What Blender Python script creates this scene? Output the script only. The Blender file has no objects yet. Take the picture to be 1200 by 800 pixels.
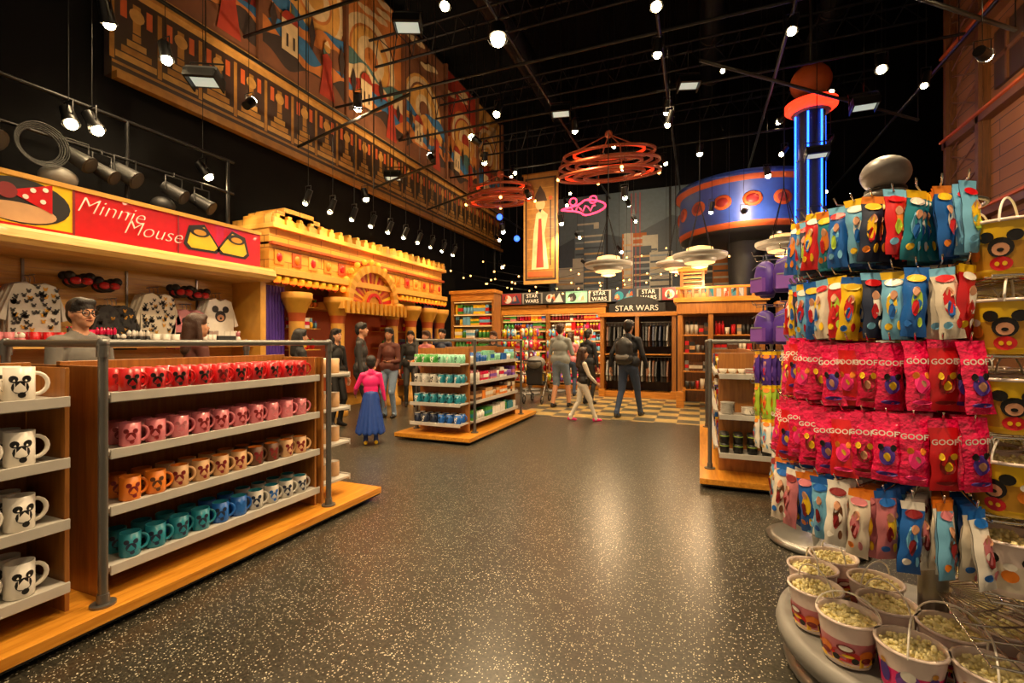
import bpy, math, random
import numpy as np
from mathutils import Vector, Matrix
random.seed(7)
PI=math.pi
def lin(c):
    return c/12.92 if c<=.04045 else ((c+.055)/1.055)**2.4
def hexc(h):
    return tuple(lin(int(h[i:i+2],16)/255) for i in (0,2,4))+(1,)
MC={}
def M(name,h,rough=.5,metal=0,emit=0,var=.12,scale=8,bump=0,coat=0,trans=0,spec=.5):
    if name in MC: return MC[name]
    m=bpy.data.materials.new(name); m.use_nodes=True
    nt=m.node_tree; b=nt.nodes['Principled BSDF']; c=hexc(h)
    b.inputs['Roughness'].default_value=rough; b.inputs['Metallic'].default_value=metal
    b.inputs['Coat Weight'].default_value=coat; b.inputs['Transmission Weight'].default_value=trans
    b.inputs['Specular IOR Level'].default_value=spec
    tc=nt.nodes.new('ShaderNodeTexCoord'); nz=nt.nodes.new('ShaderNodeTexNoise'); nz.inputs['Scale'].default_value=scale
    nt.links.new(tc.outputs['Object'],nz.inputs['Vector'])
    mx=nt.nodes.new('ShaderNodeMix'); mx.data_type='RGBA'
    mx.inputs[6].default_value=tuple(max(0,x*(1-var*1.6)) for x in c[:3])+(1,)
    mx.inputs[7].default_value=tuple(min(1,x*(1+var*1.6)) for x in c[:3])+(1,)
    nt.links.new(nz.outputs['Fac'],mx.inputs[0]); nt.links.new(mx.outputs[2],b.inputs['Base Color'])
    if emit:
        b.inputs['Emission Color'].default_value=c; b.inputs['Emission Strength'].default_value=emit
        m.cycles.emission_sampling='NONE'
    if bump:
        bp=nt.nodes.new('ShaderNodeBump'); bp.inputs['Strength'].default_value=bump; bp.inputs['Distance'].default_value=.01
        nt.links.new(nz.outputs['Fac'],bp.inputs['Height']); nt.links.new(bp.outputs['Normal'],b.inputs['Normal'])
    MC[name]=m; return m
def woodM(name,h1,h2,rough=.35,sc=(1,12,12),coat=.2):
    if name in MC: return MC[name]
    m=bpy.data.materials.new(name); m.use_nodes=True; nt=m.node_tree; b=nt.nodes['Principled BSDF']
    tc=nt.nodes.new('ShaderNodeTexCoord'); mp=nt.nodes.new('ShaderNodeMapping'); mp.inputs['Scale'].default_value=sc
    nz=nt.nodes.new('ShaderNodeTexNoise'); nz.inputs['Scale'].default_value=3; nz.inputs['Detail'].default_value=6; nz.inputs['Distortion'].default_value=.6
    cr=nt.nodes.new('ShaderNodeValToRGB'); cr.color_ramp.elements[0].color=hexc(h1); cr.color_ramp.elements[1].color=hexc(h2)
    cr.color_ramp.elements[0].position=.3; cr.color_ramp.elements[1].position=.7
    nt.links.new(tc.outputs['Object'],mp.inputs['Vector']); nt.links.new(mp.outputs[0],nz.inputs['Vector'])
    nt.links.new(nz.outputs['Fac'],cr.inputs[0]); nt.links.new(cr.outputs[0],b.inputs['Base Color'])
    b.inputs['Roughness'].default_value=rough; b.inputs['Coat Weight'].default_value=coat
    MC[name]=m; return m
def brickM(name,h1,h2,hm,scale=1,bw=.5,rh=.25):
    m=bpy.data.materials.new(name); m.use_nodes=True; nt=m.node_tree; b=nt.nodes['Principled BSDF']
    tc=nt.nodes.new('ShaderNodeTexCoord'); sp=nt.nodes.new('ShaderNodeSeparateXYZ'); cb=nt.nodes.new('ShaderNodeCombineXYZ')
    nt.links.new(tc.outputs['Object'],sp.inputs[0])
    ad=nt.nodes.new('ShaderNodeMath'); ad.operation='ADD'
    nt.links.new(sp.outputs[0],ad.inputs[0]); nt.links.new(sp.outputs[1],ad.inputs[1])
    nt.links.new(ad.outputs[0],cb.inputs[0]); nt.links.new(sp.outputs[2],cb.inputs[1])
    br=nt.nodes.new('ShaderNodeTexBrick'); br.inputs['Scale'].default_value=scale
    br.inputs['Brick Width'].default_value=bw; br.inputs['Row Height'].default_value=rh
    br.inputs['Mortar Size'].default_value=.008
    br.inputs['Color1'].default_value=hexc(h1); br.inputs['Color2'].default_value=hexc(h2); br.inputs['Mortar'].default_value=hexc(hm)
    nt.links.new(cb.outputs[0],br.inputs['Vector']); nt.links.new(br.outputs['Color'],b.inputs['Base Color'])
    b.inputs['Roughness'].default_value=.6
    return m

class MB:
    def __init__(s): s.v=[];s.f=[];s.m=[];s.s=[]
    def add(s,vs,fs,mat,smooth=False):
        o=len(s.v); s.v.extend([tuple(p) for p in vs])
        for i,f in enumerate(fs):
            s.f.append([o+j for j in f]); s.m.append(mat[i] if isinstance(mat,list) else mat); s.s.append(smooth)
    def box(s,x0,x1,y0,y1,z0,z1,mat):
        s.add([(x0,y0,z0),(x1,y0,z0),(x1,y1,z0),(x0,y1,z0),(x0,y0,z1),(x1,y0,z1),(x1,y1,z1),(x0,y1,z1)],
          [(0,3,2,1),(4,5,6,7),(0,1,5,4),(1,2,6,5),(2,3,7,6),(3,0,4,7)],mat)
    def cyl(s,p0,p1,r0,r1,mat,seg=12,caps=True):
        p0=Vector(p0);p1=Vector(p1); d=(p1-p0)
        if d.length<1e-6: return
        d.normalize(); a=Vector((0,0,1)) if abs(d.z)<.9 else Vector((1,0,0))
        u=d.cross(a).normalized(); w=d.cross(u)
        vs=[]
        for p,r in((p0,r0),(p1,r1)):
            for i in range(seg):
                t=2*PI*i/seg; vs.append(p+u*math.cos(t)*r+w*math.sin(t)*r)
        s.add(vs,[(i,(i+1)%seg,seg+(i+1)%seg,seg+i) for i in range(seg)],mat,True)
        if caps: s.add(vs,[list(range(seg))[::-1],list(range(seg,2*seg))],mat)
    def tube(s,pts,r,mat,seg=8,closed=False):
        P=[Vector(p) for p in pts]; n=len(P); vs=[]
        up=None
        for i in range(n):
            if closed: d=P[(i+1)%n]-P[i-1]
            else: d=P[min(i+1,n-1)]-P[max(i-1,0)]
            d.normalize()
            if up is None:
                a=Vector((0,0,1)) if abs(d.z)<.9 else Vector((1,0,0)); up=d.cross(a).normalized()
            up=(up-d*up.dot(d)).normalized(); w=d.cross(up)
            for j in range(seg):
                t=2*PI*j/seg; vs.append(P[i]+up*math.cos(t)*r+w*math.sin(t)*r)
        fs=[]
        for i in range(n if closed else n-1):
            k=(i+1)%n
            for j in range(seg): fs.append((i*seg+j,i*seg+(j+1)%seg,k*seg+(j+1)%seg,k*seg+j))
        s.add(vs,fs,mat,True)
        if not closed: s.add(vs,[list(range(seg))[::-1],list(range((n-1)*seg,n*seg))],mat)
    def lathe(s,prof,c,mat,seg=20,mats=None,ax=None):
        R=ax if ax else Matrix.Identity(3); c=Vector(c); vs=[]
        for r,z in prof:
            for i in range(seg):
                t=2*PI*i/seg; vs.append(c+R@Vector((r*math.cos(t),r*math.sin(t),z)))
        fs=[];mm=[]
        for k in range(len(prof)-1):
            for i in range(seg):
                fs.append((k*seg+i,k*seg+(i+1)%seg,(k+1)*seg+(i+1)%seg,(k+1)*seg+i)); mm.append(mats[k] if mats else mat)
        s.add(vs,fs,mm,True)
    def ell(s,c,r,mat,seg=12,rings=8,rot=None):
        c=Vector(c); vs=[];R=rot if rot else Matrix.Identity(3)
        if not hasattr(r,'__len__'): r=(r,r,r)
        for k in range(1,rings):
            p=PI*k/rings
            for i in range(seg):
                t=2*PI*i/seg; vs.append(c+R@Vector((r[0]*math.sin(p)*math.cos(t),r[1]*math.sin(p)*math.sin(t),r[2]*math.cos(p))))
        vs.append(c+R@Vector((0,0,r[2]))); vs.append(c-R@Vector((0,0,r[2])))
        fs=[(k*seg+i,(k+1)*seg+i,(k+1)*seg+(i+1)%seg,k*seg+(i+1)%seg) for k in range(rings-2) for i in range(seg)]
        T=len(vs)-2
        fs+=[(T,i,(i+1)%seg) for i in range(seg)]+[(T+1,(rings-2)*seg+(i+1)%seg,(rings-2)*seg+i) for i in range(seg)]
        s.add(vs,fs,mat,True)
    def torus(s,c,R,r,mat,seg=32,ax=None,squash=1):
        A=ax if ax else Matrix.Identity(3); c=Vector(c)
        s.tube([c+A@Vector((R*math.cos(2*PI*i/seg),squash*R*math.sin(2*PI*i/seg),0)) for i in range(seg)],r,mat,8,True)
    def stamp(s,o,mtx,mm=None):
        k=len(s.v); s.v.extend([tuple(mtx@Vector(p)) for p in o.v])
        for f,m,sm in zip(o.f,o.m,o.s):
            s.f.append([k+j for j in f]); s.m.append(mm.get(m,m) if mm else m); s.s.append(sm)
    def build(s,name,bevel=0,parent=None):
        me=bpy.data.meshes.new(name); me.from_pydata(s.v,[],s.f)
        ml=[];idx={}
        for m in s.m:
            if m not in idx: idx[m]=len(ml); ml.append(m)
        for m in ml: me.materials.append(MC[m] if isinstance(m,str) else m)
        me.polygons.foreach_set('material_index',[idx[m] for m in s.m])
        me.polygons.foreach_set('use_smooth',s.s); me.update()
        ob=bpy.data.objects.new(name,me); bpy.context.scene.collection.objects.link(ob)
        if bevel:
            b=ob.modifiers.new('bevel','BEVEL'); b.width=bevel; b.segments=2; b.limit_method='ANGLE'; b.angle_limit=.9
        if parent: ob.parent=parent
        return ob
class Pl:
    def __init__(s,mb,o,u,v,n): s.mb=mb;s.o=Vector(o);s.u=Vector(u);s.v=Vector(v);s.n=Vector(n)
    def P(s,a,b,l): return s.o+s.u*a+s.v*b+s.n*(l*.004)
    def shape(s,pts,mat,l=1): s.mb.add([s.P(a,b,l) for a,b in pts],[list(range(len(pts)))],mat)
    def rect(s,a,b,c,d,mat,l=1): s.shape([(a,c),(b,c),(b,d),(a,d)],mat,l)
    def circ(s,x,y,r,mat,l=1,t0=0,t1=2*PI,ry=None,n=24):
        ry=ry or r
        s.shape([(x+r*math.cos(t0+(t1-t0)*i/n),y+ry*math.sin(t0+(t1-t0)*i/n)) for i in range(n+(0 if abs(t1-t0-2*PI)<.01 else 1))],mat,l)
def text(parent,body,loc,rot,size,mat,shear=0,ext=.004,align='CENTER',name='lettering',off=0):
    c=bpy.data.curves.new(name,'FONT'); c.body=body; c.size=size; c.extrude=ext; c.shear=shear; c.align_x=align; c.align_y='CENTER'; c.offset=off
    c.materials.append(MC[mat]); o=bpy.data.objects.new(name,c); bpy.context.scene.collection.objects.link(o)
    o.location=loc; o.rotation_euler=rot; o.parent=parent; return o
def text_mb(body,size,mat):
    c=bpy.data.curves.new('t','FONT'); c.body=body; c.size=size; c.align_x='CENTER'; c.align_y='CENTER'; c.resolution_u=2; c.offset=size*.02
    o=bpy.data.objects.new('t',c); bpy.context.scene.collection.objects.link(o)
    me=bpy.data.meshes.new_from_object(o.evaluated_get(bpy.context.evaluated_depsgraph_get()))
    t=MB(); t.add([tuple(v.co) for v in me.vertices],[tuple(p.vertices) for p in me.polygons],mat)
    bpy.data.objects.remove(o,do_unlink=True); return t

# ---------- palette
for n,h,kw in [
 ('red','c8141c',dict(rough=.3,coat=.3)),('darkred','7a0f14',{}),('pink','e0144e',dict(rough=.2,coat=.7,bump=1.0,scale=45)),('rose','c8747c',dict(rough=.3)),('mugrose','d0707a',dict(rough=.25,coat=.3)),
 ('hotpink','f02878',dict(rough=.4)),('blue','1c5fb4',dict(rough=.3)),('teal','1f7f92',dict(rough=.3)),('navy','16233f',{}),('drumblue','24409a',dict(rough=.4)),('sky','6fb4dc',dict(rough=.35)),
 ('green','3d8f3c',dict(rough=.35)),('lime','a6c83a',dict(rough=.3)),('mint','86c7a8',{}),('yellow','f2c020',dict(rough=.3)),('gold','c9912e',dict(rough=.35,metal=.3)),
 ('orange','e07a1e',dict(rough=.4)),('purple','46268c',dict(rough=.5)),('violet','7a4aa8',{}),('white','ece6da',dict(rough=.3)),('cream','e6d3a6',dict(rough=.45)),
 ('paper','d9cdb8',{}),('beige','c79a6a',{}),('black','0c0b0b',dict(rough=.45)),('charcoal','242424',{}),('grey','7f7d78',dict(rough=.5)),('stone','8a8784',dict(rough=.4,var=.2)),('lgrey','b9b5ac',dict(rough=.4)),
 ('brown','5a3418',{}),('dbrown','2c170c',{}),('tan','cf963a',dict(rough=.5)),('tan2','dda244',dict(rough=.5)),('rust','b04a16',dict(rough=.6)),
 ('steel','8d8b86',dict(rough=.32,metal=.85)),('chrome','d0ccc4',dict(rough=.15,metal=1)),('pipe','6f6e6a',dict(rough=.38,metal=.7)),
 ('blackmetal','101010',dict(rough=.4,metal=.4)),('dpipe','303030',dict(rough=.4,metal=.5)),('duct','1c1c20',dict(rough=.45,metal=.5)),('popcorn','f2e3a8',dict(rough=.8,bump=.3,scale=60)),('clear','ead6cc',dict(rough=.12,coat=.5,var=.05)),
 ('skin','c98f6c',dict(rough=.55,var=.05)),('skin2','a8714e',dict(rough=.55,var=.05)),('hairblack','120d0a',dict(rough=.5,bump=.5,scale=90)),('hairbrown','3c2212',dict(rough=.5,bump=.5,scale=90)),
 ('denim','33435f',dict(rough=.8,scale=40,bump=.3)),('denimlight','6f8299',dict(rough=.8,scale=40,bump=.3)),('shirtgrey','8f9694',dict(rough=.8,bump=.4,scale=12)),('jacketdark','171a22',dict(rough=.7,bump=.5,scale=14)),
 ('jacketbrown','56261a',dict(rough=.7,bump=.5,scale=14)),('jacketblack','14110f',dict(rough=.7,bump=.5,scale=14)),('royal','1b3f8f',dict(rough=.5)),
 ('eyewhite','d8d4cc',dict(rough=.2)),('lip','a8604e',{}),('palegrey','6c6861',dict(rough=.7,bump=.4,scale=14)),
 ('mur_a','6e4024',dict(rough=.7,var=.35,scale=3)),('mur_b','b86a2c',dict(rough=.7,var=.35,scale=3)),('mur_c','c88e40',dict(rough=.7,var=.3,scale=4)),('mur_d','46645f',dict(rough=.7,var=.35,scale=3)),
 ('mur_e','9c2c16',dict(rough=.7,var=.35,scale=3)),('mur_f','33251e',dict(rough=.7,var=.3,scale=3)),('mur_g','d0b080',dict(rough=.7,var=.25,scale=5)),('mur_h','2f628c',dict(rough=.7,var=.25,scale=5)),
 ('city_a','8798a4',dict(rough=.5)),('city_b','5b6e7c',dict(rough=.5)),('city_c','b9b7a8',dict(rough=.5)),('city_d','3d4c5a',dict(rough=.5)),
 ('blackwall','050506',dict(rough=.9,var=.3,scale=2,spec=.15)),('antique','8e5f20',dict(rough=.5,var=.3)),('antique2','a87a38',dict(rough=.5,var=.3)),
 ]: M(n,h,**kw)
M('bulb','ffdca0',emit=75,var=0); M('bulbsoft','ffb45a',emit=8,var=0); M('lampglow','ffc470',emit=1.3,var=0); M('neonblue','1f5bff',emit=7,var=0)
M('neonred','ff3218',emit=2.2,var=0); M('neonpink','ff3050',emit=4,var=0); M('floodglass','c8d8c8',emit=.55,var=.1); M('orangeglow','ff7a1a',emit=1.5,var=0)
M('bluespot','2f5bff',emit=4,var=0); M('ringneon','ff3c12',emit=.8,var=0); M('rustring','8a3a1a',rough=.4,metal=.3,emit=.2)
woodM('wood','b8701c','e09a34',.28,(12,1,12)); woodM('woodx','a8641f','d48a30',.35,(1,12,12)); woodM('woodv','86501e','ac6e2c',.4,(12,12,1)); woodM('wooddark','43260f','6b3f1c',.4,(12,12,1))
woodM('woodlight','c9944a','e6b866',.4,(12,1,12))
MC['brick']=brickM('facade_brick','d0912e','dca244','8a541a',1,.5,.2)
MC['towerwood']=brickM('tower_planks','6f4520','84552a','24140a',1,2.6,.2)
MC['citymural']=brickM('city_mural','4a5560','7d8488','1d262e',1,.35,.22)

# ---------- floor
def floor():
    mb=MB(); mb.box(-7.6,7.2,-3,17.6,-.1,0,'x')
    m=bpy.data.materials.new('terrazzo_floor'); m.use_nodes=True; nt=m.node_tree; b=nt.nodes['Principled BSDF']; L=nt.links.new
    tc=nt.nodes.new('ShaderNodeTexCoord')
    def flecks(scale,th,dens):
        vo=nt.nodes.new('ShaderNodeTexVoronoi'); vo.inputs['Scale'].default_value=scale; L(tc.outputs['Object'],vo.inputs['Vector'])
        lt=nt.nodes.new('ShaderNodeMath'); lt.operation='LESS_THAN'; lt.inputs[1].default_value=th; L(vo.outputs['Distance'],lt.inputs[0])
        sc=nt.nodes.new('ShaderNodeSeparateColor'); L(vo.outputs['Color'],sc.inputs[0])
        gt=nt.nodes.new('ShaderNodeMath'); gt.operation='GREATER_THAN'; gt.inputs[1].default_value=dens; L(sc.outputs[0],gt.inputs[0])
        mu=nt.nodes.new('ShaderNodeMath'); mu.operation='MULTIPLY'; L(lt.outputs[0],mu.inputs[0]); L(gt.outputs[0],mu.inputs[1]); return mu.outputs[0]
    mx_=nt.nodes.new('ShaderNodeMath'); mx_.operation='MAXIMUM'; L(flecks(90,.27,.5),mx_.inputs[0]); L(flecks(46,.21,.68),mx_.inputs[1])
    nz=nt.nodes.new('ShaderNodeTexNoise'); nz.inputs['Scale'].default_value=60; L(tc.outputs['Object'],nz.inputs['Vector'])
    base=nt.nodes.new('ShaderNodeValToRGB'); base.color_ramp.elements[0].color=hexc('211f1a'); base.color_ramp.elements[1].color=hexc('39362d')
    base.color_ramp.elements[0].position=.35;base.color_ramp.elements[1].position=.65; L(nz.outputs['Fac'],base.inputs[0])
    fl=nt.nodes.new('ShaderNodeMix'); fl.data_type='RGBA'; fl.inputs[7].default_value=hexc('b8b09a'); L(mx_.outputs[0],fl.inputs[0]); L(base.outputs[0],fl.inputs[6])
    ck=nt.nodes.new('ShaderNodeTexChecker'); ck.inputs['Scale'].default_value=2.6; ck.inputs[1].default_value=hexc('a88f58'); ck.inputs[2].default_value=hexc('4b4d43'); L(tc.outputs['Object'],ck.inputs['Vector'])
    sp=nt.nodes.new('ShaderNodeSeparateXYZ'); L(tc.outputs['Object'],sp.inputs[0])
    def mt(op,a,v):
        n=nt.nodes.new('ShaderNodeMath'); n.operation=op; L(a,n.inputs[0])
        if isinstance(v,(int,float)): n.inputs[1].default_value=v
        else: L(v,n.inputs[1])
        return n.outputs[0]
    k=mt('MULTIPLY',mt('MULTIPLY',mt('GREATER_THAN',sp.outputs[0],-3.4),mt('LESS_THAN',sp.outputs[0],.4)),mt('GREATER_THAN',sp.outputs[1],8.75))
    fm=nt.nodes.new('ShaderNodeMix'); fm.data_type='RGBA'; L(k,fm.inputs[0]); L(fl.outputs[2],fm.inputs[6]); L(ck.outputs[0],fm.inputs[7])
    L(fm.outputs[2],b.inputs['Base Color'])
    b.inputs['Roughness'].default_value=.3
    b.inputs['Specular IOR Level'].default_value=.6
    mb.m=[m]*len(mb.m); mb.build('floor')
floor()
# ---------- shell
mb=MB(); mb.box(-7.9,-7.6,-3,17.6,0,10.6,'blackwall'); mb.build('wall_left')
mb=MB(); mb.box(7.2,7.5,-3,17.6,0,10.6,'blackwall'); mb.build('wall_right')
mb=MB(); mb.box(-7.9,7.5,17.6,17.9,0,10.6,'blackwall'); mb.build('wall_back')
mb=MB(); mb.box(-7.9,7.5,-3,17.9,10.6,10.9,'blackwall'); mb.build('ceiling')
TOP=10.59

# ---------- mural on left wall
def mural():
    mb=MB(); mb.box(-7.59,-7.42,3.9,17.3,5.1,10.1,'mur_f')
    p=Pl(mb,(-7.42,3.9,5.1),(0,1,0),(0,0,1),(1,0,0))
    L=13.4
    p.rect(0,L,0,1.3,'dbrown',1); p.rect(0,L,0,.1,'antique',2); p.rect(0,L,1.2,1.3,'antique2',2); p.rect(0,L,.16,.2,'antique',2)
    n=22; w=L/n
    for i in range(n):
        a=i*w
        for j in range(4): p.rect(a+.04+j*.07,a+w-.04-j*.07,.26+j*.11,.35+j*.11,'antique2' if j%2==0 else 'antique',2)
        p.rect(a+w/2-.05,a+w/2+.05,.7,1.1,'antique',2); p.circ(a+w/2,.95,.1,'antique2',3,n=12)
        p.rect(a-.03,a+.03,.22,1.15,'antique',2); p.rect(a+.1,a+.18,.85,1.1,'rust',2); p.rect(a+w-.18,a+w-.1,.85,1.1,'rust',2)
    cols=[('mur_b','mur_d','mur_c','mur_e'),('mur_c','mur_h','mur_b','mur_a'),('mur_b','mur_d','mur_g','mur_e'),('mur_a','mur_h','mur_c','mur_b'),('mur_e','mur_c','mur_b','mur_d'),('mur_c','mur_a','mur_e','mur_h')]
    rnd=random.Random(3); pw=L/6
    for i,(bg,c1,c2,c3) in enumerate(cols):
        a0=i*pw+.05; a1=(i+1)*pw-.05; w=a1-a0
        p.rect(a0,a1,1.38,4.95,bg,2)
        sx=a0+w*(.5+.12*math.sin(i*2)); sy=3.3+.3*math.cos(i)
        for k,r in enumerate((.98,.9,.76,.7,.5,.44,.26)): p.circ(sx,sy,r,(c2,'mur_g',bg,'mur_c')[k%4],3+k)
        for k in range(4):
            x=a0+.25+rnd.random()*(w-.9); y=4.2+rnd.random()*.6
            p.circ(x,y,.22,'mur_g',10,ry=.07); p.circ(x+.2,y+.05,.18,'mur_g',11,ry=.07)
        for k,(c,h) in enumerate(((c1,2.9),(c2,2.72),(c3,2.5),('mur_h',2.3),('mur_b',2.12),('mur_f',1.95),('mur_a',1.75))):
            ph=rnd.random()*6; N=20
            pts=[(a0+w*t/N,h+.14*math.sin(ph+t/N*7+k)+.05*math.sin(ph*2+t/N*17)) for t in range(N+1)]
            p.shape([(a0,1.38)]+[(a1,1.38)]+pts[::-1],c,12+k)
        for k in range(5):
            x=a0+.2+k*w/5+rnd.random()*.15; h=.35+rnd.random()*.4; b=2.0+rnd.random()*.3
            p.shape([(x-.02,b),(x+.02,b),(x+.09,b+h*.5),(x,b+h),(x-.09,b+h*.5)],('mur_f','mur_d')[k%2],20)
        x=a0+w*.3; p.rect(x-.2,x+.2,1.9,2.5,'mur_g',21); p.circ(x,2.5,.2,'mur_e',22,0,PI); p.shape([(x-.02,2.68),(x+.02,2.68),(x,2.95)],'gold',22)
        for q in(-.1,.06): p.rect(x+q,x+q+.05,2.0,2.25,'mur_f',22)
        x=a0+w*.75
        p.shape([(x-.22,1.5),(x+.22,1.5),(x+.12,2.1),(x+.14,2.35),(x,2.45),(x-.14,2.35),(x-.12,2.1)],'mur_e',23); p.circ(x,2.55,.09,'mur_c',24,n=14); p.shape([(x-.1,2.6),(x+.1,2.6),(x,2.72)],'mur_g',25)
    for i in range(7):
        p.mb.box(-7.42,-7.3,3.9+i*pw-.04,3.9+i*pw+.04,6.45,10.1,'mur_a')
    mb.box(-7.42,-7.3,3.9,17.3,5.02,5.12,'antique'); mb.box(-7.42,-7.3,3.9,17.3,6.4,6.47,'antique2')
    mb.build('mural_panel')
mural()

# ---------- gondola fixtures
def pipe_post(mb,x,y,z0,z1):
    mb.cyl((x,y,z0),(x,y,z1),.021,.021,'pipe',14)
    mb.cyl((x,y,z0),(x,y,z0+.012),.055,.055,'pipe',18); mb.cyl((x,y,z0+.01),(x,y,z0+.06),.03,.026,'pipe',14)
    mb.ell((x,y,z1),.03,'pipe',12,8)
    mb.cyl((x,y,z1-.07),(x,y,z1-.01),.028,.028,'pipe',14)
def shelf_lip(mb,x0,x1,y0,y1,z,face):
    mb.box(x0,x1,y0,y1,z-.022,z,'lgrey')
    if face=='+x': mb.box(x1,x1+.012,y0,y1,z-.04,z+.012,'lgrey')
    if face=='-x': mb.box(x0-.012,x0,y0,y1,z-.04,z+.012,'lgrey')
    if face=='-y': mb.box(x0,x1,y0-.012,y0,z-.04,z+.012,'lgrey')
    if face=='+y': mb.box(x0,x1,y1,y1+.012,z-.04,z+.012,'lgrey')
def gondola(name,xl,xr,bays,plat,levels,near=None,far=None,top=1.44,bare=()):
    mb=MB(); x0,x1,y0,y1=plat
    mb.box(x0,x1,y0,y1,.05,.105,'wood'); mb.box(x0+.01,x1-.01,y0+.01,y1-.01,.035,.05,'black')
    for cx in (x0+.12,x1-.12):
        n=max(2,int((y1-y0)/1.2)+1)
        for i in range(n):
            cy=y0+.15+(y1-y0-.3)*i/(n-1); mb.cyl((cx-.015,cy,.02),(cx+.015,cy,.02),.02,.02,'charcoal',12)
    xc=(xl+xr)/2
    for bi_,(a,b) in enumerate(bays):
        mb.box(xc-.02,xc+.02,a+.03,b-.03,.105,top-.1,'woodv')
        for yy in (a+.03,b-.05):
            mb.box(xl+.1,xr-.1,yy,yy+.02,.105,top-.12,'woodv')
        for z in levels:
            shelf_lip(mb,xc+.02,xr-.05,a+.055,b-.055,z,'+x'); shelf_lip(mb,xl+.05,xc-.02,a+.055,b-.055,z,'-x')
            mb.box(xc+.02,xr-.1,a+.06,b-.06,z-.05,z-.022,'grey')
        if bi_ in bare: continue
        for yy in (a,b):
            for xx in (xl,xr): pipe_post(mb,xx,yy,.105,top)
            mb.cyl((xl,yy,top),(xr,yy,top),.021,.021,'pipe',14)
        for xx in (xl,xr): mb.cyl((xx,a,top),(xx,b,top),.021,.021,'pipe',14)
    if near is not None:
        a=bays[0][0]
        mb.box(xl+.08,xr-.08,a-.03,a-.005,.105,top-.12,'woodv')
        for z in levels: shelf_lip(mb,xl+.08,xr-.08,near,a-.03,z,'-y')
    if far is not None:
        b=bays[-1][1]
        mb.box(xl+.08,xr-.08,b+.005,b+.03,.105,top-.12,'woodv')
        for z in levels: shelf_lip(mb,xl+.08,xr-.08,b+.03,far,z,'+y')
    return mb.build(name,.003)
def mug_t(r=.042,h=.105,decal=True):
    t=MB()
    t.lathe([(0,0),(r*.92,0),(r,.006),(r,h),(r-.005,h),(r-.006,.012),(0,.012)],(0,0,0),'body',18,mats=['body','body','body','body','inner','inner'])
    k=h/.105
    pts=[(0,r-.004+math.sin(PI*i/8)*.03*k,h*.5-math.cos(PI*i/8)*h*.32) for i in range(9)]
    t.tube(pts,.0065*k,'body',6)
    if decal:
        for (a,z,rr) in ((0,h*.42,.02*k),(-.42,h*.66,.011*k),(.42,h*.66,.011*k),(.1,h*.2,.009*k)):
            vs=[]
            for i in range(12):
                q=2*PI*i/12; aa=a+rr*math.cos(q)/r; vs.append(((r+.0012)*math.cos(aa),(r+.0012)*math.sin(aa),z+rr*math.sin(q)))
            t.add(vs,[list(range(12))],'decal')
    return t
MT=mug_t(.05,.128); MTB=mug_t(.054,.16)
def mugs(mb,ax,fixed,a0,a1,z,out,cols,decal='black',tmpl=MT,step=.128,rows=2,inner=None):
    n=int((a1-a0)/step)
    for i in range(n):
        a=a0+step*(i+.5)+ (a1-a0-n*step)/2
        for r in range(rows):
            d=fixed-out*(.066+r*.13)
            x,y=(d,a) if ax=='y' else (a,d)
            c=cols[min(int(i/n*len(cols)),len(cols)-1)]
            rot=(0 if out>0 else PI) if ax=='y' else (PI/2 if out>0 else -PI/2)
            mtx=Matrix.Translation((x,y,z+.001))@Matrix.Rotation(rot+random.uniform(-.25,.25)-.3,4,'Z')
            mb.stamp(tmpl,mtx,{'body':c,'inner':inner or 'white' if c!='white' else 'white','decal':decal if isinstance(decal,str) else random.choice(decal)})
lv=[.26,.57,.87,1.17]
gondola('mug_display_gondola',-3.77,-2.83,[(-.2,1.39),(1.45,3.02)],(-3.88,-2.74,-.35,3.59),lv,None,3.36,bare=(0,))
mb=MB()
rows=[['teal','teal','blue','lgrey','lgrey'],['orange','beige','beige','brown','beige'],['mugrose','mugrose','mugrose','mugrose'],['red','red','red','red']]
dec={'teal':['navy','blue'],'orange':['brown','darkred'],'mugrose':['rose','darkred'],'red':['darkred','black']}
for z,c in zip(lv,rows): mugs(mb,'y',-2.89,1.51,2.97,z,1,c,decal=dec[c[0]],inner=c[0],step=.133)
for z in lv: mugs(mb,'y',-2.89,-.12,1.33,z,1,['white'],tmpl=MTB,step=.165,rows=2)
for z in lv: mugs(mb,'x',3.35,-3.65,-2.93,z,1,['lgrey','white','beige'],step=.133)
for z,c in zip(lv,rows): mugs(mb,'y',-3.71,1.51,2.97,z,-1,c,step=.133)
mb.build('souvenir_mugs')
gondola('mug_display_gondola',-4.08,-3.08,[(6.22,8.15)],(-4.2,-2.95,5.8,8.65),[.26,.55,.84,1.13],5.92,None,1.47)
mb=MB()
for z,c in zip([.26,.55,.84,1.13],[['navy','blue'],['teal','teal'],['lgrey','teal'],['green','mint']]):
    mugs(mb,'x',5.93,-3.99,-3.17,z,-1,c,decal=['black','white'],step=.135)
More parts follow.
